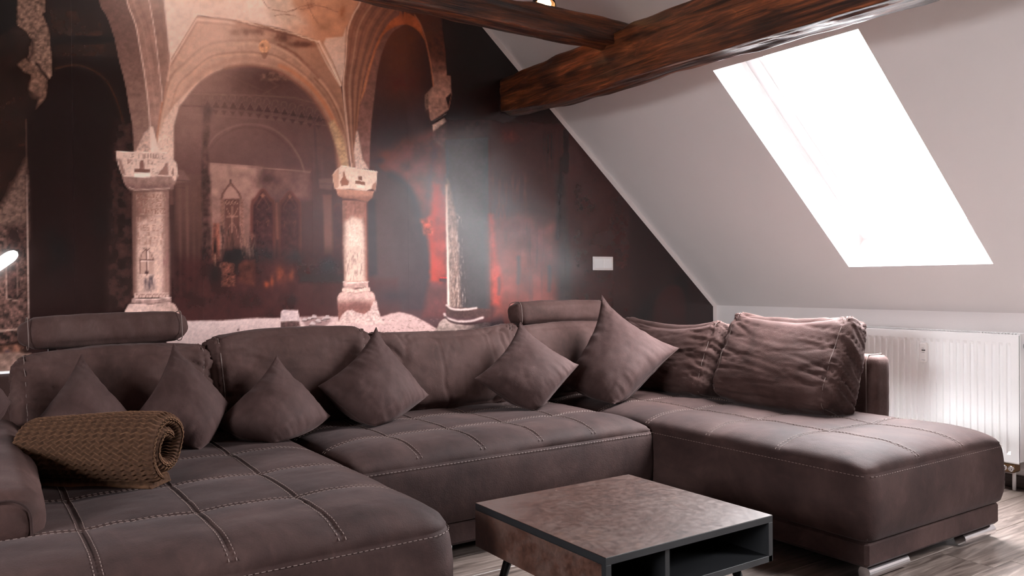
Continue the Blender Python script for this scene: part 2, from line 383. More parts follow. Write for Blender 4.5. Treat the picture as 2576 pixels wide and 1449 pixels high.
def paint_mural(x, y):
    p = Print(x, y)
    W = 1e4
    # ---- general ground: dark brown-red bays
    p.c[:] = np.array((37, 22, 21)) / 255.
    p.poly([(430, -400), (1240, -400), (1240, 820), (430, 820)], (74, 48, 46), 30)
    p.poly([(930, 20), (1240, 20), (1240, 830), (930, 830)], (66, 38, 36), 25, grad=(0, 120, 0, 500, (72, 48, 50)))
    p.poly([(1105, -400), (W, -400), (W, 270), (1300, 300), (1105, 320)], (26, 15, 15), 70)
    p.poly([(1225, 300), (W, 300), (W, 1200), (1225, 1200)], (66, 37, 35), 30, grad=(1400, 500, 1760, 700, (40, 20, 20)))
    # ---- left dark bay
    p.poly([(120, 20), (230, 30), (285, 80), (290, 98), (125, 98)], (58, 38, 31), 10, .8, grain=.5, gs=30)
    p.poly([(126, 92), (290, 90), (290, 110), (126, 112)], (26, 16, 16), 3)
    p.poly([(130, 114), (292, 108), (296, 143), (135, 144)], (56, 36, 29), 5, .8, grain=.4, gs=25)
    p.poly([(120, 146), (300, 146), (330, 380), (330, 800), (70, 800), (70, 300)], (33, 19, 18), 10)
    p.line(curve([(140, 172), (190, 164), (235, 178), (268, 205), (292, 250), (308, 300), (320, 345)]), 9, (66, 42, 31), 4, .8)
    p.line(curve([(160, 176), (195, 172), (232, 188), (262, 214), (285, 258), (300, 310)]), 6, (27, 15, 15), 4, .8)
    p.poly([(285, 300), (335, 300), (335, 780), (268, 780), (275, 480)], (62, 43, 40), 14, .75, grain=.5, gs=16)
    p.glow(180, 620, 90, 170, (42, 22, 21), .6)
    p.glow(150, 640, 50, 90, (22, 20, 21), .7, noise=.5)
    p.glow(250, 560, 40, 60, (30, 24, 24), .6, noise=.5)
    # ---- central bay interior
    A_in = curve([(434.6, 420), (434.6, 319), (446.8, 273), (474, 237), (501.5, 206.5), (538, 182), (586.5, 167), (629, 164), (668.5, 170), (708, 182), (744, 206.5), (774.7, 233.8), (805, 273.3), (829.4, 318.8), (844.6, 364.4), (850.6, 425)], 5)
    bay = A_in + [(862, 500), (866, 820), (424, 820), (424, 480)]
    p.poly(bay, (108, 78, 73), 2, grad=(600, 200, 680, 700, (64, 38, 37)))
    p.glow(660, 205, 120, 50, (76, 50, 47), .8)
    p.line([(655, 190), (700, 215), (640, 250)], 3, (112, 82, 72), 2, .5); p.line([(560, 185), (690, 240)], 2, (112, 82, 72), 2, .4)
    p.poly([(660, 185), (700, 178), (745, 203), (655, 203)], (124, 90, 78), 4, .5, grain=.6, gs=8)
    for k in range(6): p.line([(600 + 30 * k, 190 + 5 * k), (640 + 32 * k, 230 + 6 * k)], 2, (88, 60, 56), 1.5, .4)
    # frieze with scallops and teeth
    p.poly([(480, 232), (700, 240), (815, 285), (826, 312), (700, 290), (474, 268)], (92, 66, 62), 5, .8)
    p.line([(470, 236), (640, 240), (740, 246), (800, 262)], 2.5, (128, 96, 86), 1.5, .6)
    p.line([(460, 266), (560, 270), (700, 283), (822, 303)], 3, (66, 43, 42), 1.5, .8)
    p.line([(460, 286), (560, 292), (700, 302), (822, 316)], 2.5, (118, 86, 80), 1.5, .6)
    for k in range(14):
        t = k / 13.; xx = 520 + 280 * t; yy = 236 + 8 * t + 30 * t * t
        p.line(curve([(xx - 8, yy + 12), (xx - 6, yy + 3), (xx, yy), (xx + 6, yy + 3), (xx + 8, yy + 12)], 3), 2.2, (125, 93, 84), 1., .5)
        p.poly([(xx + 2, yy + 14), (xx + 11, yy + 32), (xx - 7, yy + 32)], (72, 48, 46), 1.2, .75)
        p.line([(xx - 8, yy + 33), (xx + 2, yy + 14), (xx + 12, yy + 33)], 1.8, (124, 90, 82), 1., .6)
        p.poly([(xx - 7, yy + 40), (xx + 8, yy + 41), (xx + 1, yy + 52)], (70, 46, 44), 1.2, .6)
    # back wall arch and lit plaster panel
    p.line(curve([(520, 372), (545, 340), (585, 319), (630, 312), (680, 322), (722, 352), (752, 395), (765, 430)]), 4, (128, 96, 88), 2, .6)
    p.line(curve([(528, 376), (552, 348), (590, 326), (630, 320), (676, 330), (716, 360), (744, 400)]), 3, (82, 56, 53), 2, .5)
    p.poly([(524, 411), (600, 416), (660, 424), (660, 470), (640, 520), (632, 650), (534, 660), (524, 560)], (146, 112, 102), 4, .95, grain=.18, gs=20, grad=(560, 430, 640, 640, (120, 86, 78)))
    p.poly([(650, 420), (780, 432), (780, 500), (640, 500)], (112, 80, 74), 14, .7, grain=.25, gs=20)
    p.line([(524, 411), (600, 415), (680, 424), (780, 433)], 2.5, (160, 124, 112), 1.2, .6)
    p.glow(670, 455, 46, 26, (70, 46, 44), .7, noise=.9)
    # pilasters on the left and the dark post
    p.poly([(426, 440), (520, 440), (522, 800), (426, 800)], (98, 70, 64), 8, .9, grad=(0, 480, 0, 760, (46, 28, 27)))
    for xx, cc in ((438, (60, 42, 40)), (452, (112, 82, 74)), (470, (122, 90, 80)), (486, (98, 70, 62)), (500, (86, 60, 52))):
        p.line([(xx, 470), (xx + 2, 640), (xx + 2, 740)], 5, cc, 4, .55)
    p.poly([(432, 425), (462, 428), (478, 456), (440, 462)], (120, 90, 84), 3, .7)
    p.line([(440, 452), (478, 456)], 3, (84, 60, 58), 1.5, .7); p.line([(440, 472), (464, 473)], 2, (84, 60, 58), 1.5, .7)
    p.poly([(424, 515), (438, 515), (438, 700), (424, 700)], (66, 46, 44), 2, .8)
    p.poly([(512, 262), (530, 275), (524, 380), (530, 460), (534, 790), (514, 790), (506, 460)], (70, 48, 45), 5, .85, .6, grain=.5, gs=12)
    p.glow(522, 285, 16, 26, (54, 38, 40), .8, noise=.4)
    p.streaks([(505, 600), (545, 600), (540, 790), (500, 790)], (30, 20, 20), .8, 8, 6, 40)
    # carved stone slab with ogee hood
    p.poly([(553, 500), (557, 488), (570, 470), (580, 460), (592, 472), (603, 486), (607, 500), (613, 502), (613, 640), (553, 640)], (118, 86, 78), 1.5, .95, grain=.25, gs=5)
    p.line(curve([(557, 500), (560, 487), (570, 473), (580, 461), (591, 473), (602, 487), (606, 500)]), 3, (90, 60, 54), 1., .9)
    p.poly(curve([(561, 499), (566, 484), (580, 468), (597, 486), (602, 499)]), (148, 112, 102), 1.5, .9)
    p.poly([(565, 501), (602, 501), (603, 640), (565, 640)], (86, 56, 50), 1.5, .9)
    for k in range(4):
        p.line(curve([(570 + 8 * k, 505), (567 + 8 * k, 510), (572 + 8 * k, 514), (575 + 8 * k, 508)], 3), 1.6, (150, 114, 100), .8, .8)
    p.line([(584, 520), (584, 585)], 3, (146, 108, 96), 1, .8); p.line([(571, 545), (597, 545)], 3, (146, 108, 96), 1, .8)
    for s in (-1, 1):
        p.line(curve([(584, 548), (584 + 9 * s, 535), (584 + 14 * s, 524)], 3), 2, (142, 104, 92), 1, .8)
        p.line(curve([(584, 560), (584 + 10 * s, 575), (584 + 14 * s, 598)], 3), 2, (134, 96, 86), 1, .8)
        p.line([(584 + 24 * s, 503), (584 + 24 * s, 640)], 5, (122, 86, 76), 1.5, .7)
        for k in range(13): p.line([(584 + 22 * s, 508 + 10 * k), (584 + 27 * s, 511 + 10 * k)], 1.5, (84, 54, 48), .8, .6)
    p.line([(580, 452), (580, 458)], 3, (50, 34, 32), 1)
    p.poly([(536, 562), (552, 562), (553, 668), (532, 666)], (122, 72, 60), 3, .75, .6, grain=.4, gs=8)
    # pointed red niches
    for cx, hw, ap, sp, al in ((661, 31, 474, 520, 1.), (729, 28, 480, 522, .8), (849, 12, 512, 540, .6)):
        hood = curve([(cx - hw, 650), (cx - hw, sp), (cx - hw * .62, sp - 24), (cx, ap), (cx + hw * .62, sp - 24), (cx + hw, sp), (cx + hw, 650)], 4)
        p.poly(hood, (82, 45, 41), 3, .85 * al)
        inn = [(cx + (a - cx) * .78, b + 8 if b < 600 else b) for a, b in hood]
        p.poly(inn, (62, 35, 35), 2, .95 * al, grain=.3, gs=10)
        p.line(hood, 2, (108, 66, 57), 1.2, .4 * al)
        if hw > 20:
            for s in (-1, 1):
                p.line(curve([(cx, sp - 26), (cx + 9 * s, sp - 12), (cx + 16 * s, sp + 2), (cx + 8 * s, sp + 8)], 4), 2.2, (112, 70, 59), 1.2, .5 * al)
                p.line(curve([(cx + 8 * s, sp + 40), (cx + 15 * s, sp + 34), (cx + 12 * s, sp + 48)], 4), 2, (122, 72, 60), 1.2, .5 * al)
            p.poly([(cx - 6, sp - 28), (cx, sp - 34), (cx + 6, sp - 28), (cx, sp - 22)], (140, 92, 74), 1.2, .7 * al)
    p.line([(696, 512), (698, 600)], 5, (112, 70, 58), 2, .7)
    # right pilasters of the bay
    p.poly([(800, 450), (838, 448), (838, 478), (803, 474)], (104, 76, 70), 3, .85); p.line([(803, 462), (838, 464)], 2, (70, 48, 46), 1, .8)
    p.poly([(812, 490), (834, 490), (836, 640), (816, 640)], (108, 74, 66), 4, .8); p.line([(836, 470), (842, 640)], 3, (66, 42, 42), 2, .6)
    p.line([(803, 300), (812, 450)], 5, (94, 66, 62), 3, .5); p.line([(790, 300), (800, 470)], 4, (70, 48, 48), 3, .5)
    # soot, damp and lower dark dado
    p.poly([(440, 650), (866, 630), (866, 800), (440, 810)], (58, 32, 31), 26, .85, grain=.25, gs=40)
    p.glow(590, 645, 44, 34, (28, 20, 21), .9, noise=.8); p.glow(578, 668, 14, 26, (24, 16, 17), .8, noise=.6); p.glow(541, 625, 6, 22, (30, 18, 17), .8)
    p.streaks([(534, 560), (650, 590), (650, 700), (530, 700)], (34, 24, 24), .8, 14, 7, 40, 5, .47)
    p.streaks([(610, 590), (640, 590), (640, 650), (610, 650)], (158, 116, 98), .7, 6, 4, 16, 8, .5)
    p.streaks([(534, 640), (556, 640), (556, 672), (534, 672)], (158, 116, 98), .8, 4, 4, 16, 9, .45)
    p.poly([(556, 660), (590, 660), (592, 720), (558, 720)], (92, 56, 47), 4, .7, .6, grain=.7, gs=6)
    p.glow(540, 690, 16, 30, (26, 20, 20), .8); p.glow(655, 640, 46, 26, (38, 38, 40), .75, noise=.5); p.glow(733, 645, 30, 24, (44, 40, 42), .7, noise=.4); p.glow(826, 672, 34, 36, (40, 36, 40), .8, noise=.3)
    p.poly([(600, 655), (640, 655), (640, 720), (600, 710)], (84, 46, 38), 6, .6, grain=.5, gs=14)
    for cx, cy, rx, ry in ((706, 690, 16, 24), (684, 702, 6, 20), (735, 690, 10, 18), (670, 715, 8, 10)): p.glow(cx, cy, rx, ry, (122, 62, 46), .75, noise=1.)
    p.poly([(760, 690), (866, 690), (866, 712), (750, 712)], (42, 32, 33), 6, .7)
    p.poly([(745, 712), (866, 712), (866, 800), (745, 800)], (66, 38, 37), 8, .6)
    p.glow(735, 755, 14, 20, (40, 28, 30), .6)
    # ---- right bay interior
    p.glow(1000, 150, 70, 110, (92, 48, 33), .85); p.glow(1015, 90, 50, 40, (98, 52, 30), .7)
    p.glow(1010, 210, 60, 40, (86, 36, 30), .7, noise=.5)
    p.glow(985, 330, 70, 70, (54, 34, 36), .8)
    p.poly(curve([(930, 470), (960, 400), (1010, 350), (1062, 340), (1100, 330), (1122, 420), (1122, 560), (1085, 560), (1050, 500), (1010, 440), (960, 430)], 4), (108, 58, 51), 16, .8, .8, grain=.35, gs=30)
    p.glow(975, 392, 40, 20, (112, 58, 48), .6, noise=.6); p.glow(955, 404, 14, 10, (58, 36, 38), .7)
    p.line([(1096, 372), (1080, 450), (1070, 560)], 10, (76, 44, 46), 6, .6, .8)
    arch = curve([(940, 780), (938, 440), (965, 432), (1000, 445), (1030, 470), (1050, 510), (1062, 560), (1078, 620), (1082, 700), (1075, 780)], 4)
    p.poly(arch, (74, 54, 54), 5, .95, grad=(940, 0, 1080, 0, (56, 44, 48)))
    p.poly([(922, 500), (945, 500), (950, 690), (922, 700)], (52, 44, 48), 6, .8)
    p.line(curve([(985, 440), (1020, 465), (1040, 505), (1056, 560), (1072, 620), (1078, 740)]), 16, (52, 42, 46), 8, .6)
    p.poly([(922, 702), (1000, 700), (1010, 800), (922, 800)], (72, 42, 42), 10, .7)
    p.glow(990, 745, 60, 30, (50, 42, 47), .7)
    red = [(1090, 460), (1100, 470), (1122, 500), (1124, 720), (1082, 708), (1084, 640), (1076, 600), (1066, 560), (1084, 540)]
    p.poly(red, (136, 52, 44), 8, .9, .8, grain=.22, gs=22)
    p.line(curve([(1102, 470), (1096, 520), (1086, 580), (1088, 650), (1092, 705)]), 12, (160, 58, 46), 7, .6, .5)
    p.poly([(1056, 550), (1086, 552), (1090, 590), (1066, 590)], (140, 66, 52), 5, .7, .6, grain=.6, gs=9)
    p.poly([(1105, 698), (1124, 698), (1124, 711), (1105, 708)], (56, 30, 32), 1.2, .95); p.line([(1106, 699), (1124, 699)], 2, (196, 46, 42), 1)
    p.line([(1118, 710), (1119, 770)], 8, (64, 36, 38), 4, .7)
    p.poly([(1078, 706), (1124, 712), (1124, 800), (1060, 800)], (86, 48, 47), 8, .7, grain=.2, gs=20)
    # ---- sand floor of the picture
    p.poly([(420, 808), (560, 806), (640, 800), (705, 800), (800, 796), (860, 796), (960, 796), (985, 788), (1005, 785), (1035, 792), (1075, 812), (1110, 834), (1112, 1200), (420, 1200)], (184, 162, 158), 2.5, 1, .5, grain=.09, gs=4, grad=(430, 0, 1050, 0, (168, 140, 136)))
    p.poly([(755, 798), (800, 796), (835, 806), (810, 826), (770, 822)], (122, 96, 94), 4, .8, .5)
    for cx, cy, s in ((766, 803, 6), (790, 797, 8), (800, 806, 7), (786, 814, 8), (815, 802, 6), (778, 800, 5), (822, 798, 8)):
        p.poly([(cx - s, cy + 2), (cx - s * .4, cy - s * .6), (cx + s * .7, cy - s * .5), (cx + s, cy + 3), (cx, cy + 5)], (166, 146, 143), 1, 1, .3); p.line([(cx - s, cy + 4), (cx + s, cy + 5)], 2, (64, 48, 48), 1, .8)
    p.poly([(707, 782), (712, 780), (750, 780), (754, 808), (705, 808)], (172, 150, 148), 1.2, 1, .3, grain=.15, gs=5)
    p.poly([(705, 808), (754, 806), (754, 822), (707, 825)], (76, 56, 54), 1.2, 1, .4, grain=.4, gs=6); p.line([(706, 808), (753, 807)], 2, (198, 178, 172), 1, .9, .3)
    p.poly([(704, 826), (756, 822), (780, 830), (700, 834)], (200, 180, 174), 3, .7)
    p.poly([(596, 833), (600, 822), (601, 833)], (60, 42, 40), 1, .9)
    for k in range(60):
        r = random.Random(500 + k); xx = r.uniform(960, 1100); yy = r.uniform(800, 838)
        p.line([(xx, yy), (xx + r.uniform(1, 4), yy + 1)], r.uniform(1, 2.5), (108, 84, 82), .8, .6)
    # ---- plaster vault above (spandrels)
    p.poly([(405, -400), (1000, -400), (950, -30), (905, 0), (872, 70), (858, 218), (790, 100), (700, 70), (585, 50), (497, 38), (428, 152), (414, 0)], (214, 190, 178), 2, 1, .3, grain=.05, gs=8, grad=(650, 0, 860, 60, (178, 128, 104)))
    p.poly([(440, -300), (700, -300), (560, 6), (440, 10), (420, 0)], (206, 172, 154), 16, .6, grain=.06, gs=30)
    p.poly([(700, -200), (905, -200), (900, 10), (872, 60), (862, 92), (800, 80), (770, 40), (730, 10)], (176, 130, 106), 12, .9, .8, grain=.18, gs=34)
    p.poly([(672, -60), (720, -60), (745, 40), (770, 62), (700, 56), (672, 30)], (192, 166, 150), 10, .7, .9, grain=.16, gs=14)
    for P in ([(660, 0), (680, 22), (722, 30), (760, 16), (790, 10)], [(770, 0), (782, 30), (800, 60)], [(735, 25), (770, 22), (800, 14), (850, 30)], [(690, 40), (720, 36), (742, 40)]):
        p.line(curve(P, 4), 1.6, (110, 74, 62), 1., .7, .9)
    p.glow(790, 6, 26, 30, (112, 70, 56), .6, noise=1.); p.glow(860, 30, 14, 30, (124, 76, 54), .5, noise=1.)
    p.poly([(862, 92), (870, 70), (866, 180), (857, 220), (812, 112), (820, 96)], (206, 178, 164), 3, .95, .4, grain=.07, gs=5)
    # ---- central arch mass
    A_out = curve([(393, 352), (400, 310), (410, 262), (425, 206), (440, 180), (462, 161), (507, 121), (550, 106), (617, 101), (653, 104), (699, 112), (760, 149), (805, 191), (841, 240), (860, 282), (872, 330), (878, 420)], 5)
    spand = [(384, 400), (390, 352), (410, 262), (427, 152), (497, 42), (585, 52), (700, 84), (792, 104), (858, 222), (874, 330), (878, 424), (850, 424)] + A_in[::-1] + [(420, 400)]
    p.poly(spand, (188, 152, 136), 1.5, 1, .2, grain=.10, gs=10, grad=(470, 150, 800, 330, (158, 117, 98)))
    face = [(395, 345), (410, 262), (440, 200), (497, 120), (530, 62), (585, 60), (700, 90), (790, 116), (850, 224)] + A_out[::-1][4:]
    p.poly(face, (180, 145, 130), 5, .8, grain=.09, gs=12, grad=(500, 100, 790, 140, (156, 115, 96)))
    p.line(A_out, 5, (136, 98, 84), 2.5, .55); p.line([(a * .985 + 9.6, b + 9) for a, b in A_out], 4, (206, 168, 146), 2.5, .55)
    ring2 = [((a - 640) * .915 + 640, (b - 400) * .9 + 400) for a, b in A_out if b < 330]
    p.line(ring2, 4, (132, 94, 80), 2.5, .6); p.line([(a, b + 6) for a, b in ring2], 4, (204, 160, 136), 2.5, .5)
    soff = [((a - 640) * 1.035 + 640, (b - 400) * 1.06 + 398) for a, b in A_in]
    p.line(soff, 12, (164, 124, 108), 4, .6)
    p.line([(a, b) for a, b in A_in if a < 560], 5, (196, 160, 144), 3, .5)
    p.line([(a, b) for a, b in A_in if a > 560], 9, (138, 96, 82), 3, .7)
    p.line([(a + 12, b - 10) for a, b in A_in if a > 690], 9, (190, 122, 88), 5, .7)
    # sunlit foot of the arch on the left, and its warm right half
    p.poly([(394, 392), (398, 345), (414, 300), (440, 262), (480, 222), (500, 206), (476, 234), (450, 268), (437, 318), (436, 400)], (214, 184, 170), 3, .9, .3, grain=.16, gs=5)
    p.poly([(860, 420), (848, 380), (826, 310), (840, 300), (866, 350), (878, 424)], (176, 146, 118), 4, .8, .3, grain=.2, gs=5)
    p.line(curve([(790, 196), (822, 232), (848, 280), (868, 340), (876, 400)]), 3, (114, 76, 62), 1.5, .6)
    # octagonal moulding
    for off, w, c_, a_ in ((0, 5, (222, 198, 186), .95), (7, 4, (166, 126, 110), .8), (13, 5, (214, 186, 172), .85), (20, 5, (152, 112, 98), .6)):
        p.line([(428, 148 + off), (495, 36 + off), (570, 42 + off), (596, 48 + off)], w, c_, 1.3, a_)
    p.line([(596, 60), (640, 66), (700, 84), (790, 112)], 14, (150, 106, 88), 7, .7, .8)
    p.line([(598, 50), (640, 62), (680, 70), (740, 86), (800, 106)], 5, (216, 184, 164), 1.6, .9, .9)
    p.line([(640, 60), (700, 78), (760, 96), (806, 112)], 3, (120, 78, 62), 1.3, .7, .9)
    for off, w, c_, a_ in ((0, 5, (224, 198, 182), .9), (8, 3, (160, 118, 98), .8), (-8, 4, (212, 182, 164), .8), (-16, 4, (156, 112, 92), .7)):
        p.line([(802 + off, 104), (829 + off, 158), (857 + off * .4, 214)], w, c_, 1.3, a_)
    for cx, cy, rx, ry in ((610, 82, 40, 12), (690, 92, 40, 14), (716, 96, 16, 14), (770, 112, 30, 8), (655, 84, 20, 12), (740, 110, 26, 10)): p.glow(cx, cy, rx, ry, (92, 58, 48), .75, noise=1.2)
    p.line(curve([(700, 112), (740, 134), (772, 165), (800, 196)]), 5, (104, 64, 52), 3, .6, .6)
    # pendant knob at the crown
    p.poly(curve([(653, 108), (660, 100), (668, 100), (677, 110), (680, 120), (672, 131), (662, 134), (652, 126), (651, 116), (653, 108)], 4), (196, 146, 116), 1.5, 1, .3, grain=.2, gs=5)
    p.glow(660, 115, 6, 6, (118, 76, 60), .8); p.poly([(655, 133), (676, 131), (668, 148), (662, 148)], (134, 94, 78), 2, .8)
    # ---- left ribs rising from the first capital
    e0 = curve([(247, -60), (252, 10), (270, 42), (288, 95), (300, 150), (315, 210), (325, 270), (334, 320), (337, 388)], 4)
    e1 = curve([(312, -60), (320, 5), (341, 62), (352, 120), (363, 185), (371, 245), (377, 312), (380, 388)], 4)
    e2 = curve([(368, -60), (375, 0), (386, 62), (393, 112), (402, 190), (408, 258), (398, 330), (392, 388)], 4)
    e3 = curve([(408, -60), (413, 0), (420, 62), (425, 118), (428, 155), (412, 258)], 4)
    p.poly(e0 + e1[::-1], (112, 84, 77), 1.6, 1, .3, grain=.11, gs=7, grad=(0, 60, 0, 330, (138, 108, 99)))
    p.poly(e1 + e2[::-1], (142, 110, 100), 1.5, 1, 0, grain=.14, gs=14, grad=(0, 0, 0, 300, (156, 122, 112)))
    p.poly(e2[:-8] + e3[::-1], (140, 108, 98), 1.5, 1, 0, grain=.12, gs=14)
    p.line([(e1[i][0] + 16, e1[i][1]) for i in range(len(e1) - 4)], 3, (176, 142, 130), 2.5, .6); p.line([(e1[i][0] + 30, e1[i][1]) for i in range(len(e1) - 12)], 4, (116, 86, 78), 3, .5)
    p.line(e1, 3.5, (212, 182, 170), 1.3, .85); p.line(e2[:-8], 2.5, (222, 194, 182), 1.2, .8)
    p.line(e3[:-2], 4, (216, 190, 178), 1.4, .8); p.line([(a - 12, b) for a, b in e3[:-4]], 4, (120, 92, 84), 3, .5)
    p.line([(408, 258), (398, 320), (393, 356)], 3.5, (186, 126, 100), 1.8, .8); p.line([(428, 158), (418, 215), (411, 258)], 3, (190, 140, 120), 1.6, .6)
    p.poly([(340, 384), (362, 336), (377, 318), (380, 384)], (190, 160, 148), 3, .9, .5, grain=.25, gs=5)
    p.poly([(379, 384), (377, 320), (384, 318), (393, 352), (400, 384)], (226, 200, 188), 2, .95)
    p.line(e0, 2, (146, 116, 108), 1.2, .6, .4)
    # ---- right arch: ribs from the second capital
    f0 = curve([(905, -60), (905, 0), (885, 40), (872, 80), (868, 150), (862, 220), (872, 320), (884, 424)], 4)
    f3 = curve([(1010, 18), (985, 40), (960, 74), (935, 130), (918, 190), (906, 258), (898, 330), (892, 424)], 4)
    p.poly(f0 + f3[::-1] + [(1010, 18), (1000, -60)], (128, 88, 74), 1.6, 1, .2, grain=.16, gs=14, grad=(0, 60, 0, 380, (150, 112, 96)))
    for k, (w, c_, a_) in enumerate(((4, (214, 180, 162), .9), (3, (110, 72, 60), .7), (4, (178, 132, 110), .7), (4, (104, 68, 58), .7), (5, (160, 110, 86), .6), (5, (100, 66, 56), .6), (4, (170, 112, 84), .6))):
        t = .02 + k * .145
        p.line([(a * (1 - t) + c * t, b * (1 - t) + d * t) for (a, b), (c, d) in zip(f0[4:], f3[:len(f0) - 4] if len(f3) >= len(f0) - 4 else f3)], w, c_, 1.6, a_, .2)
    f4 = curve([(929, 425), (931, 360), (935, 300), (942, 240), (950, 180), (962, 130), (985, 84), (1018, 62)], 4)
    p.poly(f3 + f4, (116, 80, 70), 1.8, 1, 0, grain=.16, gs=10, grad=(0, 100, 0, 400, (134, 96, 88)))
    orange = curve([(1090, 225), (1078, 136), (1069, 98), (1057, 60), (1042, 38), (1020, 33), (1004, 39), (981, 55), (951, 100), (930, 158), (915, 215), (905, 262)], 4)
    orin = curve([(918, 230), (934, 165), (948, 122), (966, 86), (993, 68), (1021, 62), (1045, 73), (1062, 92), (1072, 116), (1083, 170)], 4)
    p.poly(orange + orin, (172, 98, 62), 2, .95, .2, grain=.2, gs=12, grad=(1000, 50, 915, 220, (176, 116, 88)))
    limb = [(1020, 30), (1050, 10), (1098, 25), (1112, 70), (1120, 130), (1124, 190), (1134, 190), (1136, 236), (1128, 276), (1085, 306), (1074, 282), (1068, 262), (1070, 238), (1090, 216), (1084, 170), (1072, 112), (1060, 64), (1045, 42)]
    p.poly(limb, (84, 46, 35), 1.8, 1, .3, grain=.25, gs=9, grad=(0, 110, 0, 235, (164, 126, 112)))
    p.poly([(1020, 28), (1050, -40), (1110, -40), (1112, 70), (1072, 112), (1060, 64), (1045, 42)], (82, 46, 34), 3, .9)
    p.line(curve([(1043, 38), (1058, 62), (1070, 98), (1079, 138), (1086, 180), (1090, 216)]), 3, (196, 128, 96), 1.3, .7)
    p.poly([(1068, 240), (1078, 232), (1078, 270), (1070, 280)], (108, 82, 72), 1.5, .9, .4, grain=.4, gs=4)
    p.poly([(1134, 234), (1136, 246), (1128, 272), (1121, 246)], (46, 28, 27), 1.5, .95); p.line([(1136, 236), (1128, 274)], 1.6, (176, 118, 96), 1, .8)
    p.poly([(1070, 280), (1078, 272), (1082, 308), (1084, 320)], (70, 42, 38), 1.5, .9)
    p.poly([(1082, 306), (1122, 284), (1128, 278), (1124, 288), (1086, 312)], (58, 36, 34), 1.5, .95)
    p.poly([(1087, 314), (1118, 296), (1124, 306), (1108, 318), (1090, 332)], (204, 174, 160), 1.8, .95, .5, grain=.2, gs=5)
    p.poly([(1088, 330), (1108, 318), (1140, 306), (1160, 330), (1124, 380), (1096, 360), (1089, 348)], (96, 70, 64), 5, .8, .4, grain=.3, gs=10)
    # big block capital of third column in shadow, and its shaft
    p.poly([(1134, 190), (1180, 186), (1235, 186), (1240, 300), (1140, 300)], (36, 21, 20), 5, .9)
    p.poly([(1118, 300), (1236, 300), (1232, 350), (1124, 372)], (58, 42, 41), 8, .85, grain=.2, gs=12)
    p.poly([(1120, 352), (1228, 345), (1229, 480), (1234, 700), (1232, 780), (1126, 780), (1124, 480)], (66, 56, 56), 3, 1, .2, grain=.10, gs=7, grad=(1130, 0, 1220, 0, (58, 52, 53)))
    p.poly([(1121, 440), (1128, 450), (1150, 560), (1156, 700), (1160, 780), (1127, 780), (1123, 540)], (124, 100, 91), 6, .85, .4, grain=.3, gs=6)
    p.line([(1123, 466), (1124, 560), (1126, 640), (1128, 776)], 5, (214, 192, 180), 2, .9, .2)
    p.streaks([(1124, 540), (1160, 540), (1172, 778), (1127, 778)], (196, 172, 163), .6, 5, 2.2, 14, 12, .5)
    p.streaks([(1130, 660), (1176, 660), (1180, 778), (1132, 778)], (48, 38, 38), .6, 5, 3, 18, 14, .5)
    p.poly([(1176, 560), (1228, 560), (1234, 780), (1176, 780)], (56, 52, 53), 10, .4)
    p.poly([(1122, 764), (1132, 772), (1200, 775), (1236, 778), (1238, 798), (1150, 800), (1122, 792)], (70, 48, 46), 1.5, 1, .3, grain=.2, gs=6)
    p.line(curve([(1123, 768), (1135, 776), (1160, 779), (1198, 775)]), 5, (186, 166, 160), 1.6, .9, .5)
    p.line(curve([(1118, 790), (1124, 800), (1150, 808), (1180, 808), (1214, 799)]), 6, (178, 158, 153), 1.8, .9, .5)
    p.line(curve([(1120, 798), (1130, 808), (1160, 815), (1230, 812)]), 6, (52, 36, 36), 1.8, .8)
    p.poly(curve([(1094, 850), (1098, 828), (1108, 808), (1120, 802), (1135, 812), (1180, 818), (1236, 812), (1250, 850)], 4), (142, 122, 116), 2, 1, .4, grain=.3, gs=6, grad=(1140, 0, 1240, 0, (56, 44, 44)))
    p.poly([(1236, 755), (1258, 770), (1266, 800), (1270, 840), (1232, 840)], (36, 28, 32), 5, .8)
    # ---- right wall of painted plaster
    p.poly([(1231, 560), (1240, 545), (1310, 540), (1400, 560), (1400, 800), (1238, 800), (1234, 700)], (106, 58, 52), 20, .8, grain=.25, gs=40)
    p.poly([(1230, 540), (1240, 540), (1250, 640), (1262, 700), (1258, 770), (1238, 766), (1236, 700)], (142, 58, 50), 9, .8, .7, grain=.2, gs=14)
    p.streaks([(1234, 440), (1330, 440), (1320, 600), (1234, 620)], (104, 52, 46), .6, 16, 8, 60, 21, .5)
    p.streaks([(1234, 420), (1300, 420), (1300, 520), (1234, 520)], (52, 36, 36), .4, 10, 7, 34, 23, .55)
    p.poly([(1262, 330), (1292, 326), (1308, 350), (1290, 362), (1264, 356)], (84, 36, 31), 12, .7, .8, grain=.3, gs=14)
    p.streaks([(1366, 330), (1400, 330), (1398, 460), (1366, 460)], (44, 27, 27), .6, 14, 8, 90, 25, .44)
    p.poly([(1396, 440), (1420, 440), (1428, 560), (1440, 640), (1440, 800), (1404, 800), (1404, 640)], (54, 46, 46), 12, .7, .8, grain=.2, gs=22)
    p.line([(1424, 330), (1424, 430)], 10, (30, 24, 26), 5, .7, .6); p.line([(1413, 400), (1402, 600)], 9, (38, 30, 33), 5, .6, .6)
    for xx, y0, y1, w in ((1304, 648, 712, 8), (1382, 672, 730, 8), (1537, 672, 725, 7), (1255, 700, 740, 6)): p.line([(xx, y0), (xx + 1, (y0 + y1) / 2), (xx - 1, y1)], w, (58, 50, 51), 4, .7, .5)
    p.streaks([(1310, 560), (1400, 560), (1400, 790), (1310, 790)], (74, 44, 42), .7, 16, 6, 120, 27, .5)
    p.poly([(1440, 330), (1590, 560), (1588, 800), (1440, 800)], (62, 34, 32), 14, .7, grain=.2, gs=40)
    p.poly([(1584, 380), (1800, 600), (1800, 830), (1584, 830)], (42, 23, 22), 3, .7)
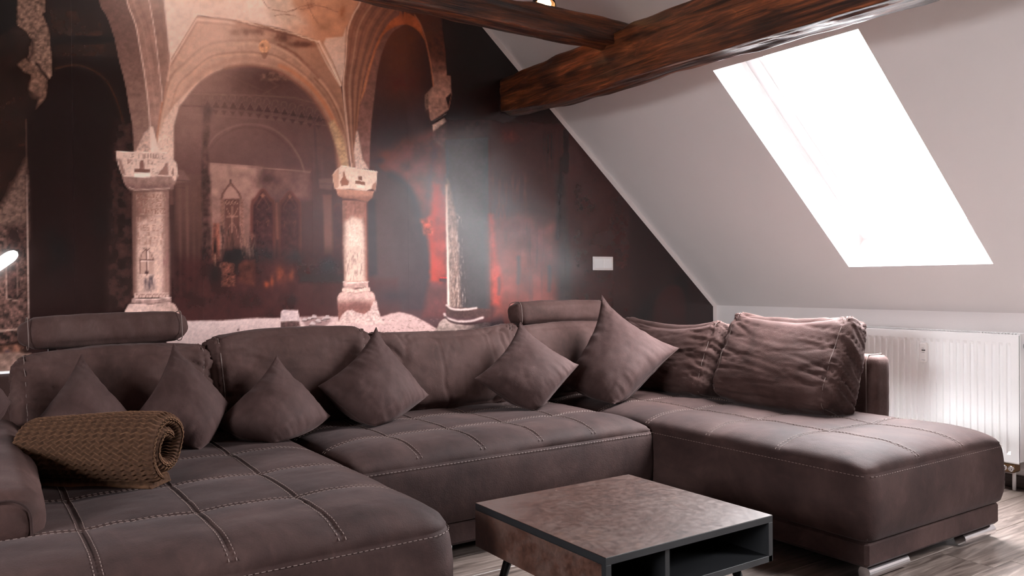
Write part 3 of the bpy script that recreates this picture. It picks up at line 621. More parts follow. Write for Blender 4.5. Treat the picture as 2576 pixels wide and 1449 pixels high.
    p.poly(curve([(1600, 800), (1622, 760), (1650, 730), (1690, 705), (1720, 690), (1734, 740), (1734, 820), (1610, 830)], 4), (26, 20, 21), 8, .9, .5)
    p.poly(curve([(1640, 830), (1648, 760), (1672, 722), (1700, 716), (1722, 742), (1730, 830)], 4), (56, 26, 25), 5, .95, .3)
    p.poly([(1732, 640), (1800, 740), (1800, 830), (1733, 830)], (42, 20, 20), 2, .9)
    # ---- first column
    p.poly([(333, 478), (424, 478), (424, 600), (426, 742), (336, 742), (334, 600)], (128, 98, 89), 1.3, 1, .15, grain=.10, gs=4, grad=(350, 0, 408, 0, (178, 146, 134)))
    p.poly([(345, 560), (380, 545), (416, 530), (424, 560), (425, 640), (425, 742), (340, 742), (342, 620)], (188, 158, 147), 7, .8, .5, grain=.13, gs=4)
    p.poly([(408, 480), (425, 480), (426, 742), (410, 742)], (120, 90, 84), 5, .55)
    p.line([(336, 500), (338, 742)], 6, (112, 84, 78), 4, .6)
    for k, yy in enumerate((488, 505, 524, 546, 566, 584, 602)): p.glyphs(342 + (k % 3) * 3, yy, 416, yy + 2, 13, (124, 88, 78) if k < 3 else (142, 106, 96), .75, 40 + k, 1.6, (196, 164, 152))
    p.poly([(352, 652), (368, 626), (386, 650), (386, 690), (352, 692)], (160, 130, 120), 1.5, .8, .3)
    p.line([(352, 692), (352, 652), (358, 636), (368, 626), (380, 638), (387, 655)], 2.2, (112, 84, 78), 1., .9, .3); p.line([(352, 692), (384, 692)], 2.2, (218, 190, 180), 1., .8)
    p.line([(369, 630), (369, 690)], 3.5, (104, 76, 72), 1.1, .95); p.line([(372, 632), (371, 688)], 1.6, (224, 198, 188), .9, .8)
    p.line([(354, 654), (386, 655)], 4, (104, 76, 72), 1.2, .95); p.line([(354, 657), (386, 658)], 1.8, (224, 198, 188), .9, .8)
    p.line([(362, 625), (369, 632), (376, 625)], 2.5, (104, 76, 72), 1, .9); p.poly([(364, 682), (374, 682), (372, 690), (366, 690)], (70, 50, 50), 1, .9)
    p.streaks([(358, 694), (392, 694), (388, 738), (362, 738)], (74, 62, 66), .85, 6, 6, 30, 33, .42)
    p.streaks([(400, 620), (426, 620), (426, 740), (400, 740)], (130, 92, 92), .7, 4, 4, 22, 35, .5)
    p.poly([(338, 737), (423, 735), (425, 748), (338, 750)], (182, 152, 142), 1.2, 1)
    for k in range(10): p.line(curve([(341 + 8.4 * k, 747), (343 + 8.4 * k, 741), (348 + 8.4 * k, 741), (349 + 8.4 * k, 747)], 3), 1.6, (124, 94, 88), .8, .8)
    p.poly(curve([(331, 756), (336, 750), (380, 752), (426, 746), (430, 752), (427, 759), (380, 763), (334, 762), (331, 756)], 4), (150, 122, 116), 1.2, 1, .2, grain=.3, gs=8); p.line([(334, 752), (380, 754), (428, 748)], 2, (216, 190, 180), 1, .8)
    p.poly(curve([(306, 830), (312, 790), (322, 768), (335, 763), (380, 765), (428, 760), (446, 776), (454, 800), (456, 830)], 4), (186, 158, 150), 1.5, 1, .3, grain=.18, gs=6, grad=(330, 0, 452, 0, (160, 132, 124)))
    p.poly(curve([(308, 440), (440, 436), (444, 452), (436, 470), (428, 478), (338, 480), (318, 470), (309, 452), (308, 440)], 3), (150, 120, 112), 1.4, 1, .2, grain=.15, gs=7, grad=(0, 448, 0, 474, (124, 96, 90)))
    p.line([(326, 472), (340, 478), (426, 474)], 3, (188, 158, 148), 1.2, .8); p.line([(328, 482), (424, 480)], 4, (98, 72, 67), 2, .7)
    p.poly([(291, 381), (420, 383), (426, 392), (444, 410), (447, 436), (441, 458), (432, 444), (310, 444), (304, 434), (296, 412)], (198, 170, 158), 1.3, 1, .3, grain=.09, gs=4, grad=(300, 0, 340, 0, (206, 178, 166)))
    p.poly([(296, 400), (304, 400), (316, 440), (306, 438)], (136, 106, 98), 2, .8)
    for k, (yy, xa, xb) in enumerate(((387, 320, 420), (402, 322, 352), (402, 372, 404), (424, 384, 400))): p.glyphs(xa, yy, xb, yy + 1, 11, (142, 108, 98), .8, 60 + k, 1.5, (226, 202, 190))
    p.poly(curve([(352, 424), (352, 408), (357, 402), (362, 408), (363, 424)], 3), (128, 94, 86), 1.2, .95); p.poly([(338, 425), (377, 425), (377, 434), (338, 434)], (116, 84, 76), 1.2, .95); p.poly([(337, 436), (378, 434), (378, 446), (337, 446)], (228, 206, 194), 1.2, .95)
    p.poly([(398, 440), (402, 430), (410, 424), (416, 410), (422, 410), (424, 440)], (136, 102, 94), 1.5, .9, .6); p.poly([(433, 420), (437, 425), (438, 446), (432, 438)], (134, 100, 92), 1.3, .9, .4)
    p.line([(292, 382), (420, 384)], 2, (230, 206, 194), 1.2, .8)
    # ---- second column
    p.poly([(861, 504), (921, 507), (922, 600), (924, 710), (866, 710), (863, 600)], (140, 98, 86), 1.3, 1, .1, grain=.18, gs=6, grad=(0, 520, 0, 640, (160, 124, 112)))
    p.poly([(866, 560), (884, 545), (912, 552), (917, 590), (919, 640), (918, 708), (868, 708), (864, 620)], (206, 178, 164), 6, .85, .5, grain=.11, gs=4)
    p.line([(920, 512), (922, 600), (923, 706)], 5, (146, 88, 76), 3, .75)
    for k in range(5): p.glyphs(878, 566 + 11 * k, 908, 567 + 11 * k, 7, (232, 212, 200), .5, 80 + k, 1.4)
    p.streaks([(868, 630), (922, 630), (922, 708), (868, 708)], (112, 86, 82), .6, 6, 2.2, 14, 37, .48)
    p.streaks([(880, 505), (915, 505), (915, 560), (880, 560)], (96, 66, 60), .6, 6, 4, 40, 38, .58)
    p.poly([(863, 707), (880, 711), (926, 708), (926, 722), (880, 726), (864, 722)], (168, 136, 128), 1.2, 1, .2, grain=.2, gs=6); p.line([(863, 709), (880, 712), (926, 709)], 2.2, (226, 202, 192), 1, .8)
    p.poly(curve([(860, 728), (866, 723), (895, 728), (926, 722), (931, 728), (926, 734), (895, 737), (864, 735), (860, 728)], 3), (186, 156, 146), 1.2, 1, .2, grain=.2, gs=5); p.line([(863, 735), (895, 738), (928, 734)], 2.5, (110, 80, 74), 1.2, .7)
    p.poly(curve([(851, 812), (849, 760), (850, 744), (862, 734), (895, 738), (930, 733), (942, 742), (944, 765), (936, 790), (934, 812)], 3), (178, 146, 138), 1.4, 1, .3, grain=.15, gs=4, grad=(0, 745, 0, 775, (118, 80, 74)))
    p.glow(900, 768, 30, 14, (96, 62, 58), .7, noise=.6)
    p.poly([(834, 816), (852, 806), (862, 790), (872, 782), (885, 778), (896, 786), (916, 790), (930, 780), (938, 760), (946, 757), (952, 778), (960, 806), (975, 816)], (176, 148, 142), 2, 1, .8, grain=.22, gs=4)
    p.poly([(844, 474), (941, 481), (936, 498), (924, 508), (890, 500), (861, 498), (850, 492)], (168, 124, 108), 1.4, 1, .2, grain=.14, gs=7, grad=(0, 484, 0, 504, (126, 86, 74))); p.line([(862, 500), (890, 503), (924, 509)], 4, (112, 76, 66), 1.6, .7)
    p.poly([(836, 440), (843, 430), (859, 416), (900, 424), (949, 431), (947, 458), (944, 482), (938, 474), (920, 480), (880, 476), (842, 476), (838, 458)], (206, 176, 160), 1.3, 1, .3, grain=.10, gs=4, grad=(850, 0, 880, 0, (210, 182, 166)))
    p.poly([(836, 440), (852, 424), (852, 470), (842, 476)], (176, 134, 116), 1.5, .8); p.line([(859, 417), (900, 425), (948, 432)], 2, (232, 208, 192), 1.2, .8)
    p.poly([(862, 434), (866, 430), (868, 440), (870, 448), (877, 456), (876, 466), (858, 468), (856, 456), (862, 446)], (136, 92, 76), 1.2, .95, .4)
    p.poly([(901, 443), (911, 444), (910, 454), (902, 453)], (120, 80, 66), 1., .95); p.poly([(894, 454), (919, 458), (918, 466), (894, 462)], (124, 82, 68), 1., .95); p.poly([(896, 466), (918, 468), (914, 474), (898, 472)], (230, 206, 192), 1.2, .9)
    p.poly([(938, 462), (946, 456), (944, 480), (934, 476)], (146, 104, 90), 1.5, .85, .6)
    p.poly([(895, 424), (890, 380), (896, 330), (900, 330), (912, 400), (928, 426)], (212, 182, 168), 2.5, .9, .3, grain=.2, gs=4)
    for xa, xb, y0, y1 in ((334, 425, 482, 738), (862, 922, 508, 708)):
        w_ = xb - xa
        p.poly([(xa, y0), (xa + w_ * .10, y0), (xa + w_ * .12, y1), (xa + 2, y1)], (92, 68, 62), 6, .45)
        p.poly([(xb - w_ * .12, y0), (xb, y0), (xb + 1, y1), (xb - w_ * .10, y1)], (112, 80, 73), 6, .4)
    p.line([(425, 500), (427, 740)], 2, (62, 42, 40), 2, .6); p.line([(923, 512), (925, 706)], 2, (70, 44, 42), 2, .5)
    p.poly([(430, 200), (500, 90), (560, 60), (640, 90), (520, 130), (450, 215)], (212, 180, 164), 26, .35)
    # ---- shaft of daylight in the print
    for cx, cy, rx, ry, ro, al in ((560, 60, 140, 150, 0, .34), (505, 200, 100, 240, .12, .36), (440, 300, 70, 160, .1, .2), (590, 300, 110, 220, -.2, .16), (600, -40, 260, 110, 0, .32)):
        p.glow(cx, cy, rx, ry, (206, 172, 158), al, ro)
    p.glow(1000, 100, 130, 150, (140, 62, 28), .18); p.glow(820, 60, 120, 130, (186, 112, 76), .22)
    # ---- rock pier at the far left
    pier = [(-W, -400), (118, -400), (118, 0), (114, 30), (108, 35), (123, 76), (129, 132), (124, 146), (131, 190), (122, 203), (117, 245), (112, 258), (76, 281), (66, 295), (66, 375), (68, 480), (70, 560), (70, 830), (70, 1300), (-W, 1300)]
    p.poly(pier, (44, 28, 24), 1.6, 1, .5, grain=.3, gs=26)
    p.poly([(-W, -400), (43, -400), (43, 60), (22, 78), (0, 92), (-W, 130)], (18, 12, 12), 4, .95, .6)
    p.poly([(43, -200), (118, -200), (113, 31), (106, 35), (123, 76), (129, 132), (131, 190), (123, 199), (99, 179), (83, 166), (70, 146), (79, 99), (70, 83), (43, 63)], (132, 106, 94), 2, .95, .7, grain=.42, gs=6)
    p.poly([(43, 162), (63, 146), (86, 166), (119, 199), (116, 245), (90, 275), (100, 245), (72, 225), (80, 190), (60, 180)], (128, 100, 87), 4, .85, .7, grain=.38, gs=6)
    p.glow(88, 238, 20, 16, (104, 78, 68), .7, noise=.4)
    p.line(curve([(92, 160), (106, 180), (120, 197)]), 6, (38, 24, 22), 2.5, .85, .7); p.line([(78, 100), (84, 130), (74, 150)], 8, (46, 30, 27), 4, .7, .8)
    p.poly([(66, 400), (70, 480), (71, 600), (40, 610), (0, 600), (-60, 600), (-60, 560), (0, 520), (40, 450)], (112, 90, 82), 14, .85, .8, grain=.35, gs=6)
    p.line([(66, 300), (67, 420)], 3, (92, 70, 62), 1.5, .6)
    p.poly([(-120, 580), (70, 560), (70, 800), (60, 840), (-120, 850)], (72, 54, 50), 10, .95, .6, grain=.7, gs=7)
    p.poly([(18, 580), (66, 575), (66, 630), (50, 640), (44, 690), (56, 750), (16, 755), (16, 670)], (52, 36, 34), 3, .7, .6, grain=.9, gs=8)
    p.line([(17, 672), (17, 752), (44, 756)], 2.5, (134, 110, 102), 1.2, .8, .6); p.line([(22, 670), (42, 660), (44, 745)], 2, (128, 104, 96), 1.2, .6, .6)
    p.glow(36, 590, 16, 26, (38, 24, 23), .8, noise=.8); p.line([(69, 440), (71, 800)], 3, (158, 136, 128), 1.3, .8, .3)
    p.poly([(-120, 838), (60, 828), (60, 850), (20, 865), (-120, 872)], (66, 48, 44), 3, .9, .8, grain=1., gs=10); p.line([(-100, 838), (10, 832), (52, 828)], 4, (156, 132, 122), 1.6, .8, .8)
    p.poly([(-120, 880), (40, 866), (60, 872), (60, 886), (-120, 900)], (96, 68, 58), 3, .9, .5, grain=.6, gs=14); p.glow(18, 884, 10, 6, (52, 44, 52), .8)
    p.poly([(-120, 896), (40, 886), (80, 890), (80, 1300), (-120, 1300)], (118, 96, 88), 4, .9, .6, grain=.3, gs=12)
    # paper mottling over everything
    g = fbm(x / 14., y / 14., 51, 4) - .5; h = fbm(x / 120., y / 150., 61, 3) - .5
    p.c *= (1 + .11 * g + .10 * h)[:, None]
    return np.clip(p.c, 0, 1)

def print_coords(X, Z):
    """wall metres -> units of the printed picture (a fixed map of the print, wall plane only)"""
    d = .559359 * X - .0084341 * Z + 3.093108
    return 1288 + (1700.109 * X - 16.7136 * Z - 4253.548) / d, 724.5 - (23.5315 * X + 2051.034 * Z - 2032.4635) / d
MG = 1.50                                       # print density
def m_mural():
    t = NT('mural_wallpaper'); at = t.node('ShaderNodeAttribute'); at.attribute_name = 'print'; v = t.coord()
    n = t.noise(v, 420, 3, .6); m = t.noise(v, 60, 3, .6)
    c1 = t.mixc(.35, at.outputs['Color'], t.ramp(n, [(.3, .36), (.7, .64)]), 'OVERLAY')
    t.set(Base_Color=c1, Roughness=.27); t.b.inputs['Specular IOR Level'].default_value = .62
    b1 = t.bump(t.noise(v, 230, 3, .6), .10, .0006); t.bump(m, .05, .001, b1); return t.m
M['mural'] = m_mural()
XM0, XM1, ZM1 = .3783, 4.111, .822
def strip(k):
    x0 = XM0 + .5 * k; x1 = min(x0 + .5, XM1); x0 += .00011; x1 -= .00011
    if x1 - x0 < .02: return
    g = .0052; nx = max(2, int((x1 - x0) / g)); xs = np.linspace(x0, x1, nx + 1)
    top = np.minimum(2.98, ZM1 + (XM1 - xs) * TS)
    zmax = float(top.max()); zf = np.concatenate([np.linspace(.07, .56, 8)[:-1], np.linspace(.56, min(zmax, 2.5), max(12, int((min(zmax, 2.5) - .56) / g)))])
    if zmax > 2.5: zf = np.concatenate([zf, np.linspace(2.5, zmax, 14)[1:]])
    tt = (zf - .07) / (zmax - .07); nz = len(tt) - 1
    Xg = np.repeat(xs[None], nz + 1, 0); Zg = .07 + tt[:, None] * (top - .07)[None]
    V = np.stack([Xg.ravel(), np.full(Xg.size, -.0012), Zg.ravel()], -1)
    i = np.arange((nz + 1) * (nx + 1)).reshape(nz + 1, nx + 1)
    F = np.stack([i[:-1, :-1], i[:-1, 1:], i[1:, 1:], i[1:, :-1]], -1).reshape(-1, 4)
    loop = np.concatenate([i[0, :], i[1:, -1], i[-1, -2::-1], i[-2:0:-1, 0]])
    nV = len(V); back = V[loop].copy(); back[:, 1] = 0; L = len(loop); j = np.arange(L); j2 = (j + 1) % L
    F = np.concatenate([F, np.stack([loop[j2], loop[j], nV + j, nV + j2], -1)]); V = np.concatenate([V, back])
    px, py = print_coords(V[:, 0], V[:, 2]); col = paint_mural(px, py)
    col = np.where(col <= .04045, col / 12.92, ((col + .055) / 1.055) ** 2.4) 
    lum = col @ np.array([.3, .6, .1]); col = MG * (col - .05 * (lum[:, None] - col)) ** 1.16
    col = np.clip(col, 0, .95); col[nV:] = .05
    me = bpy.data.meshes.new('wallpaper_strip'); me.vertices.add(len(V)); me.vertices.foreach_set('co', V.astype(np.float32).ravel())
    me.loops.add(F.size); me.loops.foreach_set('vertex_index', F.astype(np.int32).ravel()); me.polygons.add(len(F)); me.polygons.foreach_set('loop_start', np.arange(0, F.size, 4, dtype=np.int32))
    me.polygons.foreach_set('use_smooth', np.zeros(len(F), bool)); me.update(calc_edges=True)
    ca = me.color_attributes.new('print', 'FLOAT_COLOR', 'POINT'); ca.data.foreach_set('color', np.concatenate([col, np.ones((len(col), 1))], 1).astype(np.float32).ravel())
    me.materials.append(M['mural']); o = bpy.data.objects.new('wallpaper_strip', me); COL.objects.link(o); o.parent = wall_back
for k in range(-2, 8): strip(k)

# ---------------------------------------------------------------- timber beams
def m_beam():
    t = NT('dark_stained_timber'); v = t.coord((1, 1, 1)); vx = t.coord((1.1, 13, 13)); w1 = t.noise(vx, 1.3, 6, .62, 2.2); vy = t.coord((3, 75, 75)); w2 = t.noise(vy, 1.5, 5, .6, 1.0)
    wv = t.node('ShaderNodeTexWave', wave_type='RINGS', rings_direction='X'); wv.inputs['Scale'].default_value = 9.; wv.inputs['Distortion'].default_value = 7.; wv.inputs['Detail'].default_value = 3; wv.inputs['Detail Scale'].default_value = .8; mp = t.coord((.32, 1, 1)); t.link(mp, wv.inputs['Vector'])
    base = t.ramp(w1, [(.28, (22, 11, 8)), (.42, (66, 34, 20)), (.58, (114, 61, 33)), (.78, (168, 98, 55))])
    c = t.mixc(.8, base, t.ramp(w2, [(.32, .16), (.5, .48), (.68, .80)]), 'OVERLAY'); c = t.mixc(.7, c, t.ramp(wv.outputs[0], [(.10, .22), (.45, .45), (.62, .55), (.70, .85), (.78, .5)]), 'OVERLAY')
    kn = t.noise(v, 3.1, 2); c = t.mixc(t.ramp(kn, [(.60, 0.), (.70, .5)]), c, (24, 12, 9))
    t.set(Base_Color=c, Roughness=t.ramp(w2, [(.3, .45), (.7, .28)])); t.b.inputs['Coat Weight'].default_value = .25; t.b.inputs['Coat Roughness'].default_value = .25
    b1 = t.bump(w2, .6, .006); t.bump(wv.outputs[0], .4, .006, b1); return t.m
M['beam'] = m_beam()
def vn3(a, b, s): return vnoise(np.asarray(a, float), np.asarray(b, float), s) - .5
def beam(name, label, length, bw, bh, seed, crook, origin, rotz, cracks, taper=None):
    """hewn beam along local x; section y,z; origin = centre of its near-wall end"""
    ns = 150; e_ = np.concatenate([np.linspace(-1, -.9, 5)[:-1], np.linspace(-.9, .9, 12), np.linspace(.9, 1, 5)[1:]])
    sq = np.array([(1, t) for t in e_[:-1]] + [(-t, 1) for t in e_[:-1]] + [(-1, -t) for t in e_[:-1]] + [(t, -1) for t in e_[:-1]]); nc = len(sq)
    hy, hz, rc = bw / 2, bh / 2, .011; P_ = sq * np.array([hy, hz]); inn = np.clip(P_, [-hy + rc, -hz + rc], [hy - rc, hz - rc]); dd = P_ - inn; P_ = inn + dd / np.linalg.norm(dd, axis=1)[:, None] * rc
    sy, sz = P_[:, 0] / hy, P_[:, 1] / hz; th = np.arctan2(sz, sy) % (2 * np.pi)
    V = []
    for i in range(ns + 1):
        x = length * i / ns; k = 1 + .035 * vn3([x * 1.3], [seed], seed)[0] * 2
        y = sy * bw / 2 * k + .018 * 2 * vn3([x * .55], [3.], seed + 1)[0]; z = sz * bh / 2 * k + crook(x)
        dn = .012 * vn3(np.full(nc, x * 2.2), th * 2.1, seed + 2) * 2 + .005 * vn3(np.full(nc, x * 9.), th * 6, seed + 3) * 2
        for (t0, wd, dp, xa, xb, sl) in cracks:
            if xa < x < xb:
                f = min(1, (x - xa) / .15, (xb - x) / .15); c0 = t0 + sl * (x - xa) + .05 * vn3([x * 3], [9.], seed)[0]
                dth = (th - c0 + np.pi) % (2 * np.pi) - np.pi; dn = dn - dp * f * np.exp(-(dth / wd) ** 2)
        y = y + dn * sy; z = z + dn * sz
        if taper is not None: e = taper(x); y = y * e; z = (z - crook(x)) * e + crook(x)
        V += list(zip(np.full(nc, x), y, z))
    F = [(i * nc + k, (i + 1) * nc + k, (i + 1) * nc + (k + 1) % nc, i * nc + (k + 1) % nc) for i in range(ns) for k in range(nc)]
    c0 = len(V); V.append((0, float(np.mean([v[1] for v in V[:nc]])), float(np.mean([v[2] for v in V[:nc]])))); V.append((length, float(np.mean([v[1] for v in V[ns * nc:ns * nc + nc]])), float(np.mean([v[2] for v in V[ns * nc:ns * nc + nc]]))))
    F += [(c0, k, (k + 1) % nc) for k in range(nc)] + [(c0 + 1, ns * nc + (k + 1) % nc, ns * nc + k) for k in range(nc)]
    me = bpy.data.meshes.new(name); me.from_pydata([tuple(map(float, v)) for v in V], [], F); me.polygons.foreach_set('use_smooth', np.ones(len(F), bool)); me.materials.append(M['beam']); me.update()
    o = bpy.data.objects.new(name, me); COL.objects.link(o); o.location = origin; o.rotation_euler = (0, 0, rotz); return tag(o, label, 'beam', 'dark stained roof beams')
beam('roof_beam', 'dark stained timber beam running from the papered wall past the roof window', 5.8, .152, .222, 5, lambda x: .02 * max(0, 1 - x / .6) + .006 * math.sin(x * 2.1), (2.489, .02, 1.990), -math.pi / 2,
     [(3.05 * math.pi / 2 + 1.7, .10, .035, .3, 4.5, .06), (math.pi * .9, .07, .02, 1.2, 3.8, -.05), (math.pi * 1.12, .06, .018, .1, 1.4, .04)], lambda x: 1 - .2 * max(0, 1 - x / .5))
beam('cross_beam', 'dark stained timber beam lapped onto the longer beam beside the small lamp', 4.9, .105, .105, 11, lambda x: 0., (2.55, -.905, 2.100), math.pi,
     [(math.pi / 2 + .95, .12, .022, .1, 3.2, .03), (math.pi / 2 + 1.5, .06, .012, .4, 2.4, 0)])

# ---------------------------------------------------------------- small ceiling spotlight with warm bulb
M['bronze'] = plain('dark_bronze', (52, 44, 40), .4, .7)
tb = NT('warm_bulb'); tb.set(Base_Color=(255, 220, 170)); tb.b.inputs['Emission Color'].default_value = (1, .55, .22, 1); tb.b.inputs['Emission Strength'].default_value = 22; M['bulb'] = tb.m
def spotlight(L0, ax, top, nrm, label, watts, cone=None):
    ax = Vector(ax).normalized(); L0 = Vector(L0); top = Vector(top)
    lamp = thing('ceiling_spotlight', L0, label, 'lamp', 'small ceiling spotlights')
    prof = [(.012, -.075), (.024, -.074), (.040, -.060), (.050, -.036), (.054, -.006), (.0545, 0.), (.0515, 0.), (.047, -.03), (.036, -.055), (.02, -.066)]
    MB().lathe(prof, L0, ax, 32).build('shade', M['bronze'], lamp, smooth=True)
    MB().lathe([(.0, -.062), (.014, -.055), (.03, -.03), (.034, -.016), (.030, -.006), (.016, -.001), (0., 0.)], L0, ax, 24).build('bulb', M['bulb'], lamp, smooth=True)
    MB().tube([L0 - ax * .07, L0 - ax * .10 + Vector((0, 0, .02)), top], .007, 10).build('stem', M['bronze'], lamp, smooth=True)
    MB().lathe([(0, -.02), (.04, -.02), (.042, -.016), (.042, .002)], top, nrm, 24).build('mount', M['bronze'], lamp, smooth=True)
    if cone:  # only the added unseen lamp throws a cone onto the mural
        pl_ = bpy.data.lights.new('added_arch_light', 'SPOT'); pl_.energy = watts; pl_.color = (1, .93, .86); pl_.shadow_soft_size = .03; pl_.spot_size = cone; pl_.spot_blend = .9
        po = bpy.data.objects.new('added_arch_light', pl_); COL.objects.link(po); po.location = L0 + ax * .035; po.rotation_euler = ax.to_track_quat('-Z', 'Y').to_euler()
spotlight((2.215, -.72, 2.248), (-.2, -.42, -.88), (2.215, -.69, ZK + (XR - 2.215) * TS), Vector((math.sin(SL), 0, math.cos(SL))), 'small dark dome spotlight with glowing warm bulb above the beams', 1.2)
spotlight((.95, -.95, 2.80), (-.02, .93, -.46), (.95, -.95, ZC), Vector((0, 0, 1)), 'unseen dome spotlight on the flat ceiling, added to brighten the painted arches', 9, R(95))  # unseen lamp, added to brighten the top of the mural

# ---------------------------------------------------------------- light switch
sw = thing('light_switch', (3.161, -.002, 1.05), 'white double rocker light switch on the dark papered wall', 'switch')
MB().bbox(3.084, 3.238, -.010, -.0015, 1.06, 1.141, .002).build('cover_frame', M['white_plastic'], sw)
for xa in (3.097, 3.1635):
    MB().hexa([(xa, -.0135, 1.074), (xa + .0615, -.0135, 1.074), (xa + .0615, -.009, 1.074), (xa, -.009, 1.074), (xa, -.011, 1.128), (xa + .0615, -.011, 1.128), (xa + .0615, -.009, 1.128), (xa, -.009, 1.128)]).build('rocker', M['white'], sw)
# ---------------------------------------------------------------- radiator
XF = 4.045
rad = thing('radiator', (4.07, -1.41, .13), 'white panel radiator with vertical ribs behind the chaise', 'radiator')
ya, yb, za, zb = -.91, -1.91, .13, .733
ny = 840; ys = np.linspace(ya, yb, ny + 1); pitch = .03335
ph = ((ya - .020 - ys) / pitch) % 1.; inr = (ys < ya - .022) & (ys > yb + .022)
rib = np.where(inr, np.clip((np.abs(ph - .5) - .20) / .10, 0, 1), 0); rib = rib * rib * (3 - 2 * rib)    # 1 = groove
zs = np.array([za, za + .006, za + .040, za + .048, za + .056, .30, .45, zb - .056, zb - .048, zb - .040, zb - .006, zb]); zm = np.array([0, 0, 0, .5, 1, 1, 1, 1, .5, 0, 0, 0])
V = []
for z, m_ in zip(zs, zm):
    edge = .005 if z in (zs[0], zs[-1]) else 0.
    V.append(np.stack([XF + rib * m_ * .009 + edge, ys, np.full(ny + 1, z)], -1))
V = np.concatenate(V); i = np.arange(len(zs) * (ny + 1)).reshape(len(zs), ny + 1)
F = np.stack([i[:-1, :-1], i[1:, :-1], i[1:, 1:], i[:-1, 1:]], -1).reshape(-1, 4)[:, ::-1]
put('front_panel', V, F, M['white'], rad, smooth=False)
MB().bbox(XF + .012, XF + .022, ya - .004, yb + .004, za + .004, zb - .004, .002).build('inner_panel', M['white'], rad)
sp = MB(); sp.bbox(XF + .004, XF + .085, ya + .004, ya, za + .01, zb + .004, .001); sp.build('side_cover', M['white'], rad)
sp = MB(); sp.bbox(XF + .004, XF + .085, yb, yb - .004, za + .01, zb + .004, .001); sp.build('side_cover', M['white'], rad)
gr = MB()
for k in range(3): gr.box(XF + .008 + k * .034, XF + .014 + k * .034, yb, ya, zb - .004, zb + .004)
for k in range(66): yy = ya - .008 - k * .015; gr.box(XF + .008, XF + .082, yy - .003, yy + .003, zb - .003, zb + .003)
gr.build('top_grille', M['white'], rad)
MB().bbox(XF + .07, XF + .08, ya - .004, yb + .004, za, zb - .006, .002).build('back_panel', M['white'], rad)
for yy in (ya - .12, yb + .12): MB().bbox(XF + .078, XR - .0015, yy - .015, yy + .015, zb - .12, zb - .05, .002).build('bracket', M['white'], rad)
for yy in (ya - .12, yb + .12): MB().bbox(XF + .078, XR - .0015, yy - .015, yy + .015, za + .05, za + .12, .002).build('bracket', M['white'], rad)
# bottom valve block with pipes, side valve
vb = MB(); vb.bbox(XF + .01, XF + .07, -1.885, -1.83, za - .045, za + .0, .006); vb.bbox(XF + .014, XF + .066, -1.83, -1.79, za - .04, za - .008, .008); vb.build('valve_block', M['brass'], rad)
for yy in (-1.872, -1.842, -1.80):
    MB().lathe([(0, -.004), (.011, -.004), (.013, 0), (.013, .006), (.006, .008), (.006, .004), (0, .004)], (XF + .008, yy, za - .025), Vector((-1, 0, 0)), 18).build('valve_cap', M['chrome'], rad, smooth=True)
for yy in (-1.87, -1.82): MB().tube([(XF + .04, yy, za - .04), (XF + .04, yy, .0)], .008, 12).build('pipe', M['white'], rad, smooth=True)
MB().lathe([(0, 0), (.013, 0), (.014, .006), (.022, .010), (.0235, .016), (.0235, .055), (.020, .066), (0, .067)], (XF + .045, yb - .004, zb - .055), Vector((0, -1, 0)), 24).build('thermostat_valve', M['chrome'], rad, smooth=True)
# heat meter on the front
hm = MB().bbox(XF - .024, XF + .002, -1.485, -1.447, .572, .672, .006).build('heat_meter', M['white_plastic'], rad)
MB().box(XF - .0255, XF - .023, -1.481, -1.463, .632, .637).build('display', M['dark_plastic'], hm)
mk = MB()
for z_, y0, n_ in ((.643, -1.464, 3), (.622, -1.464, 4), (.584, -1.464, 5)):
    for q in range(n_): mk.box(XF - .0246, XF - .0238, y0 - .0035 * q - .0022, y0 - .0035 * q, z_, z_ + .003)
mk.build('printed_marks', M['grey_print'], hm)['kind'] = 'stuff'

